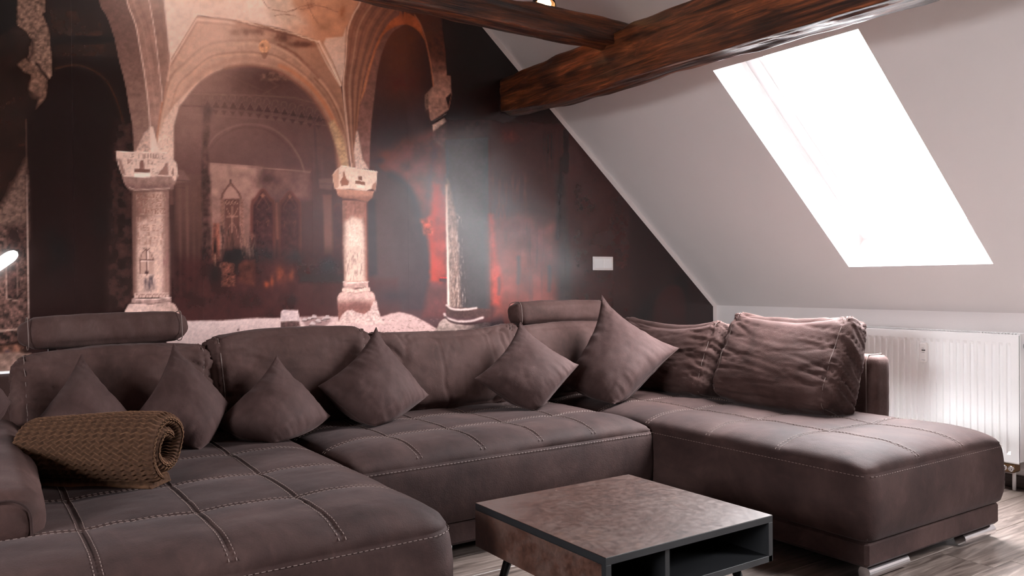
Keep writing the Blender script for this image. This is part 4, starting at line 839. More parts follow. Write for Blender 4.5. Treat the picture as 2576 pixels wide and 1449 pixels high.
# ---------------------------------------------------------------- sofa
def crease(a, b, s, A, wd): return -A * np.exp(-((fbm(a, b, s, 3) - .5) / wd) ** 2)
class Seat:
    def __init__(s, x0, x1, y0, y1, zb_, zs_, crown, sx, sy, Rr=.17, rc=.07, seed=1):
        s.c = np.array([(x0 + x1) / 2, (y0 + y1) / 2]); s.h = np.array([(x1 - x0) / 2, abs(y1 - y0) / 2]); s.zb, s.zs, s.crown, s.sx, s.sy, s.R, s.rc, s.seed = zb_, zs_, crown, sx, sy, Rr, rc, seed
    def top(s, X, Y):
        dx = s.h[0] - np.abs(X - s.c[0]); dy = s.h[1] - np.abs(Y - s.c[1])
        f = lambda d: np.sqrt(np.clip(1 - (1 - np.clip(d / s.R, 0, 1)) ** 2, 0, 1))
        z = s.zs + s.crown * f(dx) * f(dy)
        inn = np.clip(np.minimum(dx, dy) / .05, 0, 1)
        for q in s.sx: z = z - inn * (.0032 * np.exp(-((X - q) / .0045) ** 2) + .0055 * np.exp(-((X - q) / .045) ** 2))
        for q in s.sy: z = z - inn * (.0032 * np.exp(-((Y - q) / .0045) ** 2) + .005 * np.exp(-((Y - q) / .045) ** 2))
        z = z + inn * (.006 * (fbm(X * 7, Y * 7, s.seed, 3) - .5) + crease(X * 5, Y * 11, s.seed + 3, .0016, .02))
        return z
    def mesh(s, parent, name):
        step = .0135
        def axis_pts(h, c, seams):
            t = np.linspace(-h, h, int(2 * h / step) + 1); ex = np.concatenate([np.array([-.010, -.0065, -.0035, 0, .0035, .0065, .010]) + q - c for q in seams]); ex = ex[np.abs(ex) < h - .01]
            t = t[np.array([np.min(np.abs(ex - v)) > .004 or abs(v) > h - .005 for v in t])]; return np.sort(np.concatenate([t, ex]))
        ax_, ay_ = axis_pts(s.h[0], s.c[0], s.sx), axis_pts(s.h[1], s.c[1], s.sy); nx, ny_ = len(ax_) - 1, len(ay_) - 1
        gx, gy = np.meshgrid(ax_, ay_)
        qx = np.abs(gx) - (s.h[0] - s.rc); qy = np.abs(gy) - (s.h[1] - s.rc); m = (qx > 0) & (qy > 0)
        fct = np.where(m, np.maximum(qx, qy) / np.maximum(np.hypot(qx, qy), 1e-9), 1.)
        gx2 = np.where(m, np.sign(gx) * (s.h[0] - s.rc + qx * fct), gx); gy2 = np.where(m, np.sign(gy) * (s.h[1] - s.rc + qy * fct), gy)
        Z = s.top(gx + s.c[0], gy + s.c[1])
        V = np.stack([gx2 + s.c[0], gy2 + s.c[1], Z], -1).reshape(-1, 3)
        i = np.arange(V.shape[0]).reshape(ny_ + 1, nx + 1); F = [np.stack([i[:-1, :-1], i[:-1, 1:], i[1:, 1:], i[1:, :-1]], -1).reshape(-1, 4)]
        loop = np.concatenate([i[0, :], i[1:, -1], i[-1, -2::-1], i[-2:0:-1, 0]]); P = V[loop]; nxt = np.roll(P, -1, 0); prv = np.roll(P, 1, 0); t = (nxt - prv)[:, :2]
        t = t / np.linalg.norm(t, axis=1)[:, None]; nr = np.stack([t[:, 1], -t[:, 0]], -1)
        s.loop = P.copy(); s.nr = nr
        H = s.zs - s.zb; al = np.concatenate([[0], np.cumsum(np.linalg.norm(nxt - P, axis=1))])[:-1]
        prof = [(-.001, -.003), (.001, -.007), (.005, -.014), (.010, -.03), (.014, -.06), (.017, -.10), (.017, -.14), (.013, -.18), (.008, -(H - .03)), (.002, -(H - .012)), (-.008, -(H - .003)), (-.02, -H)]
        prev = loop; L = len(loop); j = np.arange(L); j2 = (j + 1) % L; Vs = [V]; nv = len(V)
        for o_, dz in prof:
            w = .004 * (fbm(al * 4, np.full(L, dz * 9), s.seed + 8, 3) - .5) + .0025 * (fbm(al * 26, np.full(L, dz * 6), s.seed + 9, 2) - .5) * math.exp(dz / .05)
            Q = np.concatenate([P[:, :2] + nr * (o_ + w * (1 if -dz < H - .01 else 0))[:, None], (s.zs + dz) * np.ones((L, 1))], 1); Vs.append(Q); cur = nv + j
            F.append(np.stack([prev[j2], prev[j], cur, nv + j2], -1)); prev = cur; nv += L
        V = np.concatenate(Vs); F = np.concatenate(F); seat = put(name, V, F, M['suede'], parent); seat['label'] = {'seat_chaise': 'brown suede chaise seat with stitched square quilting', 'seat_bench': 'brown suede bench seat with stitched square quilting'}[name]
        # stitches along quilting seams and the rim
        mb = MB()
        def dash(p, d, nrm, l=.0085, w=.0008):
            d = Vector(d).normalized(); nrm = Vector(nrm).normalized(); u = d.cross(nrm); p = Vector(p) + nrm * .0004
            mb.hexa([p - d * l / 2 - u * w - nrm * .001, p + d * l / 2 - u * w - nrm * .001, p + d * l / 2 + u * w - nrm * .001, p - d * l / 2 + u * w - nrm * .001, p - d * l / 2 - u * w + nrm * .001, p + d * l / 2 - u * w + nrm * .001, p + d * l / 2 + u * w + nrm * .001, p - d * l / 2 + u * w + nrm * .001])
        sp_ = .0145
        def run(axis, q):
            a0, a1 = s.c[1 - axis] - s.h[1 - axis] + .012, s.c[1 - axis] + s.h[1 - axis] - .012
            tt = np.arange(a0, a1, sp_)
            for sg in (-1, 1):
                qq = q + sg * .0085; e = .003
                X, Y = (np.full_like(tt, qq), tt) if axis == 0 else (tt, np.full_like(tt, qq))
                dX, dY = (0, e) if axis == 0 else (e, 0)
                Z0 = s.top(X, Y); Z1 = s.top(X + dX, Y + dY); Zx = s.top(X + .003, Y); Zy = s.top(X, Y + .003)
                for k in range(len(tt)): dash((X[k], Y[k], Z0[k]), (dX, dY, Z1[k] - Z0[k]), (-(Zx[k] - Z0[k]) / .003, -(Zy[k] - Z0[k]) / .003, 1))
        for q in s.sx: run(0, q)
        for q in s.sy: run(1, q)
        seg = np.linalg.norm(nxt - P, axis=1); cum = np.concatenate([[0], np.cumsum(seg)]); tot = cum[-1]
        for dd in np.arange(0, tot, sp_):
            k = int(np.searchsorted(cum, dd) - 1) % L; f = (dd - cum[k]) / max(seg[k], 1e-9); p = P[k] + (nxt[k] - P[k]) * f
            dash((p[0] + nr[k, 0] * .0065, p[1] + nr[k, 1] * .0065, s.zs - .0125), tuple(nxt[k] - P[k]), (nr[k, 0], nr[k, 1], .4))
        st = mb.build('stitching', M['thread'], seat); st['kind'] = 'stuff'; st['label'] = 'pale double stitching'
        return seat
sofa = thing('sectional_sofa', (1.6, -1.0, 0), 'large U-shaped brown suede sectional sofa with quilted seats and two chaise ends', 'sofa')
ZS = .37
seatL = Seat(-.18, 1.052, -.28, -1.905, .14, ZS, .062, (.226, .487, .742), (-.575, -.905, -1.24, -1.57), rc=.085, seed=11)
seatM = Seat(1.056, 2.404, -.28, -1.212, .14, ZS, .062, (1.31, 1.57, 1.83, 2.09), (-.63, -.93), rc=.03, seed=21)
seatR = Seat(2.41, 3.30, -.28, -2.190, .14, ZS, .060, (2.715, 3.005), (-.50, -.83, -1.16, -1.50, -1.83), rc=.045, seed=31)
for s_, nm in ((seatL, 'seat_chaise'), (seatM, 'seat_bench'), (seatR, 'seat_chaise')): s_.mesh(sofa, nm)
def seat_z(x, y):
    for s_ in (seatL, seatM, seatR):
        if s_.c[0] - s_.h[0] <= x <= s_.c[0] + s_.h[0]: return float(s_.top(np.array([x]), np.array([y]))[0])
    return .43
# plinths
for x0, x1, y1 in ((-.17, 1.04, -1.89), (1.05, 2.41, -1.195), (2.422, 3.288, -2.178)):
    MB().bbox(x0, x1, y1, -.08, .055, .142, .012).build('plinth', M['suede'], sofa, smooth=False)
# soft rounded blocks (frame, arm, head rests, loose cushions)
def softgrid(h, res):
    """unit cube surface points scaled to half sizes h, welded, outward quads"""
    n = [max(6, int(2 * k / res)) for k in h]; VV = []; FF = []; off = 0
    for a in range(3):
        u, v = (a + 1) % 3, (a + 2) % 3; U, W = np.meshgrid(np.linspace(-1, 1, n[u] + 1), np.linspace(-1, 1, n[v] + 1))
        for sg in (-1, 1):
            P = np.zeros(U.shape + (3,)); P[..., a] = sg; P[..., u] = U; P[..., v] = W; VV.append(P.reshape(-1, 3)); i = np.arange(U.size).reshape(U.shape) + off; off += U.size
            q = np.stack([i[:-1, :-1], i[:-1, 1:], i[1:, 1:], i[1:, :-1]], -1).reshape(-1, 4); FF.append(q if sg > 0 else q[:, ::-1])
    V = np.concatenate(VV); F = np.concatenate(FF); key = np.round(V, 6); _, idx, inv = np.unique(key, axis=0, return_index=True, return_inverse=True); inv = inv.ravel()
    return V[idx] * np.array(h), inv[F]
def rounded(P, h, r):
    h = np.array(h); inner = np.clip(P, -(h - r), h - r); d = P - inner; n = d / np.maximum(np.linalg.norm(d, axis=1), 1e-9)[:, None]; return inner + n * r, n
def rotm(rx=0, ry=0, rz=0): return np.array((Matrix.Rotation(rz, 3, 'Z') @ Matrix.Rotation(ry, 3, 'Y') @ Matrix.Rotation(rx, 3, 'X')))
def softblock(c, size, r, mat, name, parent, rot=(0, 0, 0), res=.02, bulge=(0, 0, 0), wr=.0, seed=1, shape=None):
    h = np.array(size) / 2.; P0, F = softgrid(h, res); P, n = rounded(P0, h, np.minimum(r, h * .98))
    u = P0 / h
    for a in range(3):
        b, c_ = (a + 1) % 3, (a + 2) % 3; P[:, a] += np.sign(u[:, a]) * (np.abs(u[:, a]) > .999) * bulge[a] * (1 - u[:, b] ** 2) * (1 - u[:, c_] ** 2)
    if wr: P += n * (wr * (fbm(P0[:, 0] * 9 + P0[:, 1] * 5, P0[:, 2] * 11 + P0[:, 1] * 7, seed, 3) - .5) * 2)[:, None]
    if shape is not None: P = shape(P, u, n, P0)
    return put(name, P @ rotm(*rot).T + np.array(c), F, mat, parent)
softblock((1.60, -.14, .365), (3.56, .17, .60), .045, M['suede_c'], 'back_frame', sofa, wr=.004, seed=41)
fr = softblock((3.311, -.875, .365), (.13, 1.63, .60), .03, M['suede_c'], 'side_frame', sofa, wr=.004, seed=42)
# seam just behind the frame's front end
MB().tube([(3.2445, -1.652, .12), (3.2445, -1.652, .64), (3.262, -1.652, .666), (3.36, -1.652, .667), (3.3768, -1.652, .64), (3.3768, -1.652, .12)], .0022, 6).build('seam', M['thread'], fr, smooth=True)
arm = softblock((-.02, -1.06, .475), (.356, 1.02, .145), .06, M['suede_c'], 'armrest', sofa, rot=(R(2.2), 0, 0), res=.014, bulge=(.01, .012, .016), wr=.006, seed=43)
ap = []
for k in range(40):
    t = k / 39.
    if t < .35: ap.append((-.16 + t / .35 * .235, -1.560 - .010, .515))
    elif t < .6: a = (t - .35) / .25 * math.pi / 2; ap.append((.075 + .05 * math.sin(a), -1.570, .465 + .05 * math.cos(a)))
    else: ap.append((.125 + .006 * (t - .6), -1.568, .465 - (t - .6) / .4 * .06))
MB().tube(ap, .003, 8).build('piping', M['suede'], arm, smooth=True)
softblock((-.155, -.8, .28), (.09, 1.3, .40), .03, M['suede'], 'side_frame', sofa, wr=.004, seed=44)
# upright corner seam of the right chaise
MB().tube([(2.4235 - .005 * math.sin((z_ - .15) / .21 * math.pi), -2.1765 - .005 * math.sin((z_ - .15) / .21 * math.pi), z_) for z_ in np.linspace(.15, .362, 14)], .003, 6).build('corner_seam', M['piping'], sofa, smooth=True)
# chrome feet
def foot(x0, x1, y, z0=.028, r=.022):
    f = MB(); f.tube([(x0, y, z0), (x1, y, z0)], r, 20).build('foot', M['chrome'], sofa, smooth=False)
foot(2.455, 2.69, -2.145); foot(3.06, 3.285, -2.145); foot(1.25, 1.48, -1.10); foot(.75, .98, -1.84); foot(-.12, .1, -1.84); foot(2.46, 2.69, -.3); foot(3.06, 3.28, -.3)
# head rests (upholstered, plugged into the back)
def headrest(x0, x1, y, z0, z1, th, tilt, seed, rz=0, ry=0):
    def shp(P, u, n, P0):
        e = np.exp(-((np.abs(u[:, 0]) - .93) / .05) ** 2); P = P - n * (.004 * e)[:, None]
        pk = np.clip((np.abs(u[:, 0]) - .78) / .2, 0, 1) * (fbm(P0[:, 0] * 0 + 5, P0[:, 2] * 70 + P0[:, 1] * 40, seed, 2) - .5); return P + n * (pk * .005)[:, None]
    o = softblock(((x0 + x1) / 2, y, (z0 + z1) / 2), (x1 - x0, th, z1 - z0), .042, M['suede_c'], 'headrest', sofa, rot=(tilt, ry, rz), res=.010, bulge=(.012, .008, .006), wr=.003, seed=seed, shape=shp)
    rm = rotm(tilt, ry, rz); hx = (x1 - x0) / 2 * .93; hz = (z1 - z0) / 2; hy = th / 2
    for sg in (-1, 1):
        L_ = []
        for k in range(33):
            a = 2 * math.pi * k / 32; q = 4.; rr_ = (abs(math.cos(a)) ** q + abs(math.sin(a)) ** q) ** (-1 / q)
            L_.append(tuple(rm @ np.array([sg * hx, math.cos(a) * rr_ * (hy + .001), math.sin(a) * rr_ * (hz + .001)]) + np.array([(x0 + x1) / 2, y, (z0 + z1) / 2])))
        MB().tube(L_, .0016, 6).build('seam', M['thread'], o, smooth=True)
    for sg in (-.5, .5):
        cx_ = (x0 + x1) / 2 + sg * (x1 - x0) * .6; MB().bbox(cx_ - .015, cx_ + .015, -.19, -.184, .55, z0 + .03, .001).build('bracket', M['chrome'], o)
headrest(.172, .722, -.345, .775, .887, .115, R(-6), 51, ry=R(-1.2))
headrest(2.305, 2.90, -.305, .775, .892, .115, R(-6), 52)

# ---------------------------------------------------------------- loose back cushions (each one its own thing)
def back_cushion(name, label, c, size, rot, seed, sag=0., lean=(0, 0), pleats=.0, crz=(2.5, 22), A=.005, flip=1, group='loose back cushions', peak=(0., 0.), skew=0.):
    """size = width(x) depth(y) height(z) in its own frame; front is local -y"""
    root = thing(name, (c[0], c[1], c[2] - size[2] / 2), label, 'cushion', group)
    rm = rotm(*rot)
    def shp(P, u, n, P0):
        x, y_, z_ = P0[:, 0], P0[:, 1], P0[:, 2]
        tp = (u[:, 2] + 1) / 2
        P = P.copy(); P[:, 2] += tp ** 2 * (-sag * (1 - u[:, 0] ** 2) + peak[0] * np.clip(-u[:, 0], 0, 1) ** 3 + peak[1] * np.clip(u[:, 0], 0, 1) ** 3 + skew * u[:, 0])
        P[:, 1] *= 1 - .38 * tp ** 1.5                                     # thinner towards the top
        edge = np.clip((np.abs(u[:, 0]) - .25) / .7, 0, 1); bias = np.where(u[:, 0] > 0, edge, edge)
        def fold(fx, fz, tl, s_, A_, wd): return -A_ * np.exp(-((fbm(x * fx + 3 + s_, z_ * fz + tl * x * fz + y_ * 6, s_, 3) - .5) / wd) ** 2)
        w = fold(crz[0], crz[1], .16, seed, A, .05) * (.25 + .75 * edge) + fold(crz[0] * .8, crz[1] * .6, -.12, seed + 5, A * .8, .035) * (.4 + .6 * edge)
        w = w + .010 * (fbm(x * 5, z_ * 8 + y_ * 6, seed + 7, 3) - .5)
        e = np.exp(-((np.abs(u[:, 0]) - .90) / .035) ** 2); w = w - .005 * e + e * pleats * .6 * (fbm(z_ * 45 + y_ * 30, x * 0 + 3, seed + 9, 2) - .5)
        w = w + np.clip((np.abs(u[:, 0]) - .6) / .4, 0, 1) * pleats * .6 * (fbm(z_ * 30 + y_ * 14 + x * 4, x * 3, seed + 11, 2) - .5)
        # puckered corners
        cn = np.exp(-((np.abs(u[:, 0]) - .93) / .10) ** 2) * np.exp(-((np.abs(u[:, 2]) - .93) / .14) ** 2); w = w + cn * .007 * np.sin(14 * np.arctan2(u[:, 2] * 1.0 - .9, np.abs(u[:, 0]) - .9))
        return P + n * w[:, None]
    o = softblock(c, size, .052, M['suede_c'], 'cover', root, rot=rot, res=.0085, bulge=(.012, .035, .02), wr=0, seed=seed, shape=shp)
    # side seam following the surface
    h = np.array(size) / 2
    for sg in (-1, 1):
        cand = []
        P0, F = softgrid(h, .02)
        m = 56; th = np.linspace(0, 2 * np.pi, m); q = 6.; rr_ = (np.abs(np.cos(th)) ** q + np.abs(np.sin(th)) ** q) ** (-1 / q)
        L0_ = np.stack([np.full(m, sg * .90 * h[0]), rr_ * np.cos(th) * h[1], rr_ * np.sin(th) * h[2]], -1)
        L1_, nn = rounded(L0_, h, .052); uu = L0_ / h
        for a in range(3):
            b, c_ = (a + 1) % 3, (a + 2) % 3; L1_[:, a] += np.sign(uu[:, a]) * (np.abs(uu[:, a]) > .98) * (.012, .035, .02)[a] * (1 - uu[:, b] ** 2) * (1 - uu[:, c_] ** 2)
        L1_ = shp(L1_, uu, nn, L0_) + nn * .0006
        MB().tube([tuple(v) for v in L1_ @ rm.T + np.array(c)], .0016, 6).build('seam', M['thread'], o, smooth=True)
    return root
back_cushion('back_cushion', 'wrinkled brown back cushion below the left headrest', (.475, -.395, .585), (.665, .25, .345), (R(-7), R(-1), 0), 61, sag=.0, pleats=.026, A=.011)
back_cushion('back_cushion', 'plump brown back cushion left of the sofa centre without a headrest', (1.135, -.385, .605), (.675, .26, .385), (R(-8), R(-1), 0), 62, sag=0., A=.008, pleats=.018)
back_cushion('back_cushion', 'brown back cushion in the sofa centre with creases along its top', (1.865, -.38, .595), (.79, .25, .365), (R(-8), 0, 0), 63, sag=.025, A=.010, pleats=.014, peak=(0, .02), crz=(9, 5))
back_cushion('back_cushion', 'brown back cushion below the right headrest, half hidden by the big throw pillow', (2.60, -.365, .59), (.66, .24, .36), (R(-8), 0, 0), 64, A=.005, pleats=.01)
back_cushion('back_cushion', 'sagging brown back cushion in the sofa corner behind the big throw pillow', (3.085, -.645, .605), (.74, .25, .375), (R(-15), 0, R(-92)), 65, sag=.045, A=.007, pleats=.022, peak=(.0, .01))
back_cushion('back_cushion', 'upright wrinkled brown back cushion nearest the radiator', (3.085, -1.365, .622), (.645, .24, .42), (R(-21), 0, R(-90)), 66, sag=.022, A=.007, pleats=.024, peak=(.015, .02), crz=(2.2, 24))
# ---------------------------------------------------------------- throw pillows
def throw_pillow(label, corners, T, seed, floor_z=None, cave=.14, low=-.06, n=72, group='square throw pillows', puff=.36):
    """corners: top, right, bottom, left in metres; soft square pillow between them"""
    A, B, C_, D_ = [np.array(c, float) for c in corners]
    root = thing('throw_pillow', tuple(np.array([(A + B + C_ + D_)[0] / 4, (A + B + C_ + D_)[1] / 4, min(A[2], B[2], C_[2], D_[2])])), label, 'pillow', group)
    nr = np.cross(B - D_, A - C_); nr = nr / np.linalg.norm(nr)
    if nr @ np.array([.2, -1, .3]) < 0: nr = -nr
    g = np.sin(np.linspace(-1, 1, n + 1) * np.pi / 2); U, W = np.meshgrid(g, g)
    def surf(U, W, sg):
        cu = np.where(U > 0, cave, low); cw = np.where(W > 0, cave, low); u = U * (1 - cu * (1 - W ** 2)); w = W * (1 - cw * (1 - U ** 2))
        P = ((1 + u) * (1 + w))[..., None] * A / 4 + ((1 + u) * (1 - w))[..., None] * B / 4 + ((1 - u) * (1 - w))[..., None] * C_ / 4 + ((1 - u) * (1 + w))[..., None] * D_ / 4
        e = np.clip(1 - U ** 2, 0, 1) * np.clip(1 - W ** 2, 0, 1)
        t = T * e ** puff * (1 - .16 * (U + W)) * (1 - .75 * (U * U * W * W) ** 1.2)
        ed = np.exp(-(1 - np.abs(U)) / .20) * (fbm(W * 7 + 3, U * 1.2 + seed, seed, 3) - .5) + np.exp(-(1 - np.abs(W)) / .20) * (fbm(U * 7 + 9, W * 1.2 + seed, seed + 2, 3) - .5)
        t = t + e ** .3 * (T * .34 * ed + T * .10 * (fbm(U * 2.2 + 5, W * 2.2 + 7, seed + 4, 3) - .5)) 
        P = P + nr * (sg * t)[..., None]
        return P
    Pf, Pb = surf(U, W, 1.), surf(U, W, -.8)
    m = n + 1; V = np.concatenate([Pf.reshape(-1, 3), Pb.reshape(-1, 3)]); i = np.arange(m * m).reshape(m, m); j = i + m * m
    jj = j.copy(); jj[0, :] = i[0, :]; jj[-1, :] = i[-1, :]; jj[:, 0] = i[:, 0]; jj[:, -1] = i[:, -1]
    Ff = np.stack([i[:-1, :-1], i[:-1, 1:], i[1:, 1:], i[1:, :-1]], -1).reshape(-1, 4); Fb = np.stack([jj[:-1, :-1], jj[1:, :-1], jj[1:, 1:], jj[:-1, 1:]], -1).reshape(-1, 4)
    def settle(V):
        if floor_z is None: return V
        V = V.copy(); k = .03; z = V[:, 2] - floor_z; V[:, 2] = floor_z + np.where(z > k, z, k * np.exp(np.clip((z - k) / k, -8, 0)) * 1.0); return V
    V = settle(V); F = np.concatenate([Ff, Fb])
    # outward orientation
    c = V[:m * m].mean(0); f0 = Ff[len(Ff) // 2 + n // 2]; nn = np.cross(V[f0[1]] - V[f0[0]], V[f0[2]] - V[f0[0]])
    if nn @ nr < 0: F = F[:, ::-1]
    cov = put('cover', V, F, M['suede_p'], root)
    ring = np.concatenate([Pf[0, :], Pf[1:, -1], Pf[-1, -2::-1], Pf[-2::-1, 0]]); ring = settle(ring)
    MB().tube([tuple(p) for p in ring], .0022, 6, cap=False).build('piping', M['suede_p'], cov, smooth=True)
    return root
throw_pillow('small dark brown throw pillow at the left picture edge above the armrest', [(.056, -.62, .731), (.124, -.76, .640), (.05, -.86, .576), (-.06, -.72, .648)], .07, 70, .50)
throw_pillow('brown throw pillow partly hidden behind the rolled blanket, leaning to the left', [(.344, -.520, .756), (.491, -.660, .533), (.285, -.880, .406), (.143, -.720, .505)], .10, 71, .425)
throw_pillow('brown throw pillow standing on its corner just right of the rolled blanket', [(.648, -.520, .779), (.816, -.620, .556), (.668, -.800, .404), (.494, -.660, .548)], .10, 72, .425)
throw_pillow('brown throw pillow at the inner corner of the left chaise', [(1.027, -.540, .714), (1.188, -.680, .479), (.917, -.840, .394), (.758, -.660, .495)], .11, 73, .425)
throw_pillow('brown diamond throw pillow between the two central back cushions', [(1.470, -.500, .806), (1.655, -.620, .515), (1.345, -.760, .405), (1.172, -.600, .587)], .11, 74, .43, cave=.18, low=-.02)
throw_pillow('small brown throw pillow overlapping the left side of the big pillow', [(2.193, -.54, .805), (2.350, -.78, .612), (2.086, -.80, .399), (1.878, -.64, .570)], .095, 75, .43, cave=.19, low=.02)
throw_pillow('biggest throw pillow, brown, with its peak in front of the right headrest', [(2.715, -.52, .923), (2.915, -.862, .664), (2.478, -.88, .388), (2.393, -.60, .504)], .125, 76, .43, cave=.22, low=.05)


# ---------------------------------------------------------------- rolled fleece throw
def blanket():
    root = thing('rolled_blanket', (.335, -1.095, .43), 'rolled brown fleece blanket with wavy ribs on the left chaise', 'blanket')
    a0 = np.array([.165, -.945, .0]); a1 = np.array([.487, -1.225, .0]); Lb = np.linalg.norm(a1 - a0); ex = (a1 - a0) / Lb; ey = np.cross([0, 0, 1.], ex); zc = .540
    nt, na = 760, 190; r_out, r_in, turns, th_ = .098, .034, 1.6, .040
    tt = np.linspace(0, 1, nt); ang = -np.pi * .62 - tt * turns * 2 * np.pi; rad = r_out - (r_out - r_in) * np.clip(tt, 0, 1) ** .92
    arc = np.concatenate([[0], np.cumsum(np.abs(np.diff(ang)) * .5 * (rad[1:] + rad[:-1]))])
    s = np.linspace(0, 1, na)
    tri = lambda q: 2 * np.abs(2 * (q - np.floor(q + .5))) - 1
    def side(sign):
        A, S = np.meshgrid(ang, s, indexing='ij'); Rr = np.repeat(rad[:, None], na, 1); AR = np.repeat(arc[:, None], na, 1)
        rib = np.cos(2 * np.pi * (AR / .0140 + .22 * tri(S * Lb / .027))); 
        fz = fbm(AR * 160, S * Lb * 160, 3, 2) - .5
        th = th_ * .5 + .0034 * rib + .0018 * fz
        e = np.clip(np.minimum(S, 1 - S) * Lb / .030, 0, 1); round_ = np.sqrt(np.clip(1 - (1 - e) ** 2, 0, 1)); et = np.repeat(np.clip(np.minimum(tt, 1 - tt)[:, None] * arc[-1] / .02, 0, 1), na, 1)
        th = th * (.12 + .88 * round_) * np.sqrt(et)
        Rv = Rr + sign * th; off = .004 * np.sin(A * 3) * (S - .5) + .006 * (fbm(A * 1.2, S * 0 + 2, 5, 2) - .5) * (S > .5)
        ax_ = S * Lb + (off + .010 * (1 - tt[:, None])) * np.clip((S - .7) / .3, 0, 1)
        sq = .88 + .12 * np.clip(S * 1.4, 0, 1); y_ = Rv * np.cos(A) * sq; z_ = (Rv * np.sin(A) + .105) * .96 * sq - .105
        z_ = np.maximum(z_, -.107 + .010 * (z_ + .107) / .02 * 0)
        return a0 + ex * ax_[..., None] + ey * y_[..., None] + np.array([0, 0, 1.]) * (z_ + zc)[..., None]
    O, I = side(1.), side(-1.)
    V = np.concatenate([O.reshape(-1, 3), I.reshape(-1, 3)]); i = np.arange(nt * na).reshape(nt, na); j = i + nt * na
    q = lambda i: np.stack([i[:-1, :-1], i[:-1, 1:], i[1:, 1:], i[1:, :-1]], -1).reshape(-1, 4)
    F = [q(i), q(j)[:, ::-1]]
    for e in (0, -1): F.append(np.stack([i[:-1, e], i[1:, e], j[1:, e], j[:-1, e]], -1)); F.append(np.stack([i[e, :-1], i[e, 1:], j[e, 1:], j[e, :-1]], -1))
    put('roll', V, np.concatenate(F), M['fleece'], root)
    # loose tail lying on the seat
    nu, nv_ = 60, 26; U, W = np.meshgrid(np.linspace(0, 1, nu), np.linspace(0, 1, nv_), indexing='ij'); P = []
    base = a0 + ex * .06
    X = U * (Lb - .07); Y = .03 - W * .10
    rib = np.cos(2 * np.pi * (W * .085 / .0140 + .22 * tri(X / .027))); Zt = .450 + .0028 * rib
    ee = np.sqrt(np.clip(1 - (1 - np.clip(np.minimum(np.minimum(U, 1 - U) * Lb, (1 - W) * .1) / .014, 0, 1)) ** 2, 0, 1)); Zt = .428 + (Zt - .428) * ee
    T_ = base + ex * X[..., None] + ey * Y[..., None] * 1.; T_[..., 2] = Zt; Bt = T_.copy(); Bt[..., 2] = .427
    V = np.concatenate([T_.reshape(-1, 3), Bt.reshape(-1, 3)]); i = np.arange(nu * nv_).reshape(nu, nv_); j = i + nu * nv_
    F = [q(i), q(j)[:, ::-1]]
    for e in (0, -1): F.append(np.stack([i[:-1, e], i[1:, e], j[1:, e], j[:-1, e]], -1)); F.append(np.stack([i[e, :-1], i[e, 1:], j[e, 1:], j[e, :-1]], -1))
    put('loose_end', V, np.concatenate(F), M['fleece'], root)
t = NT('brown_fleece'); v = t.coord(); t.set(Base_Color=t.ramp(t.noise(v, 90, 4, .7), [(.3, (38, 25, 18)), (.7, (66, 44, 32))]), Roughness=.95, Sheen_Weight=.5, Sheen_Roughness=.4); t.b.inputs['Sheen Tint'].default_value = (*lin((190, 140, 105)), 1); t.b.inputs['Specular IOR Level'].default_value = .1
t.bump(t.noise(v, 700, 3, .7), .5, .003); M['fleece'] = t.m
blanket()

# ---------------------------------------------------------------- coffee table
def m_rust():
    t = NT('rust_laminate'); v = t.coord(); a = t.noise(v, 7., 8, .72, .6); b = t.noise(v, 55, 6, .72, .4); c = t.noise(v, 190, 3, .6)
    base = t.ramp(a, [(.30, (34, 20, 16)), (.46, (53, 32, 25)), (.56, (58, 42, 37)), (.72, (70, 46, 36))])
    col = t.mixc(.7, base, t.ramp(b, [(.34, .22), (.5, .5), (.66, .78)]), 'OVERLAY'); col = t.mixc(.5, col, t.ramp(c, [(.3, .34), (.7, .66)]), 'OVERLAY')
    t.set(Base_Color=col, Roughness=t.ramp(b, [(.3, .30), (.7, .42)])); t.b.inputs['Specular IOR Level'].default_value = .5; t.bump(b, .08, .002); return t.m
M['rust'] = m_rust()
tx0, tx1, ty1, ty0, tz = 1.222, 1.813, -1.712, -2.288, .361
tz0 = .236
tab = thing('coffee_table', ((tx0 + tx1) / 2, (ty0 + ty1) / 2, 0), 'low square coffee table with rust patterned top and black open shelf', 'table')
MB().bbox(tx0 + .0005, tx1 - .0005, ty0 + .0005, ty1 - .0005, tz - .0012, tz, .0005).build('top_surface', M['rust'], tab)
MB().bbox(tx0, tx1, ty0, ty1, tz - .019, tz - .0012, .0008).build('top_board', M['black'], tab)
MB().bbox(tx0 + .002, tx1 - .002, ty0, ty1 - .004, tz0, tz0 + .017, .0008).build('bottom_board', M['black'], tab)
MB().bbox(tx0 + .001, tx0 + .018, ty0 + .018, ty1 - .002, tz0 + .017, tz - .019, .0008).build('side_core', M['black'], tab)
MB().bbox(tx0 - .0005, tx0 + .001, ty0 + .016, ty1, tz0 - .0, tz - .0205, .0005).build('side_panel', M['rust'], tab)
MB().bbox(tx0, tx0 + .017, ty0, ty0 + .016, tz0 + .017, tz - .019, .0008).build('side_edge', M['black'], tab)
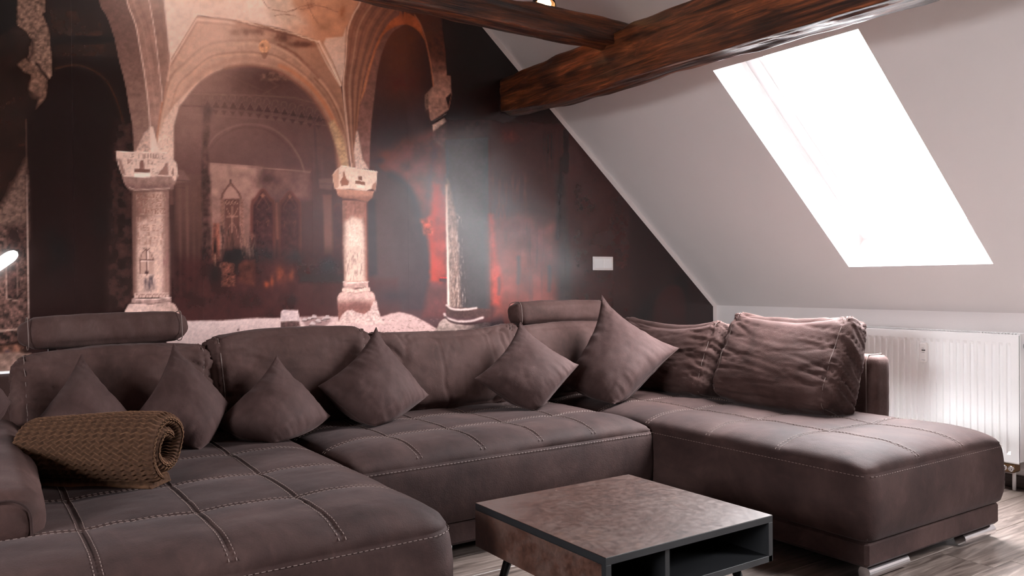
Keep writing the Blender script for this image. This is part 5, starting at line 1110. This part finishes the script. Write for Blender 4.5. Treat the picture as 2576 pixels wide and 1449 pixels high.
MB().bbox(tx1 - .017, tx1, ty0, ty1, tz0 - .0, tz - .019, .0008).build('side_panel', M['black'], tab)
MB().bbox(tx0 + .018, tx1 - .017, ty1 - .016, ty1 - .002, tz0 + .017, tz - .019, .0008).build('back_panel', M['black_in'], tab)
MB().bbox(tx0 + .208, tx0 + .224, ty0 + .02, ty1 - .016, tz0 + .017, tz - .019, .0008).build('divider', M['black'], tab)
for sx_, sy_ in ((0, 0), (0, 1), (1, 0), (1, 1)):
    x = tx0 + .075 if not sx_ else tx1 - .075; y_ = ty0 + .075 if not sy_ else ty1 - .075; ox = -.05 if not sx_ else .05; oy = -.05 if not sy_ else .05
    MB().tube([(x, y_, tz0), (x + ox, y_ + oy, .004)], [.0135, .0085], 14).build('leg', M['black_metal'], tab, smooth=True)

# ---------------------------------------------------------------- reading lamp at the left edge
t = NT('led_diffuser'); t.set(Base_Color=(255, 255, 255)); t.b.inputs['Emission Color'].default_value = (1, .97, .95, 1); t.b.inputs['Emission Strength'].default_value = 6; M['led'] = t.m
H0 = Vector((.176, -.12, 1.126)); H1 = Vector((.0, -.165, .985))
ld = thing('reading_lamp', (-.33, -.2, 0), 'white reading lamp with a glowing tube head at the left edge', 'lamp')
d_ = (H0 - H1); ln = d_.length
prof = [(0.0, 0)] + [(.021 * math.sqrt(max(0, 1 - (1 - min(1, k / 6.)) ** 2)), k * .004) for k in range(1, 7)] + [(.021, ln - .04)] + [(.021 * math.sqrt(max(0, 1 - (k / 6.) ** 2)), ln - .04 + .04 * k / 6.) for k in range(1, 7)]
MB().lathe(prof, H1, d_, 24).build('lamp_head', M['led'], ld, smooth=True)
MB().tube([H1 - d_.normalized() * -.01, (-.10, -.19, .92), (-.22, -.2, .94), (-.30, -.2, 1.04), (-.325, -.2, 1.12), (-.33, -.2, 1.0), (-.33, -.2, .02)], .009, 12).build('pole', M['white'], ld, smooth=True)
MB().lathe([(0, 0), (.115, 0), (.12, .004), (.12, .016), (.112, .022), (.012, .024), (0, .024)], (-.33, -.2, 0), n=36).build('base', M['white'], ld, smooth=True)
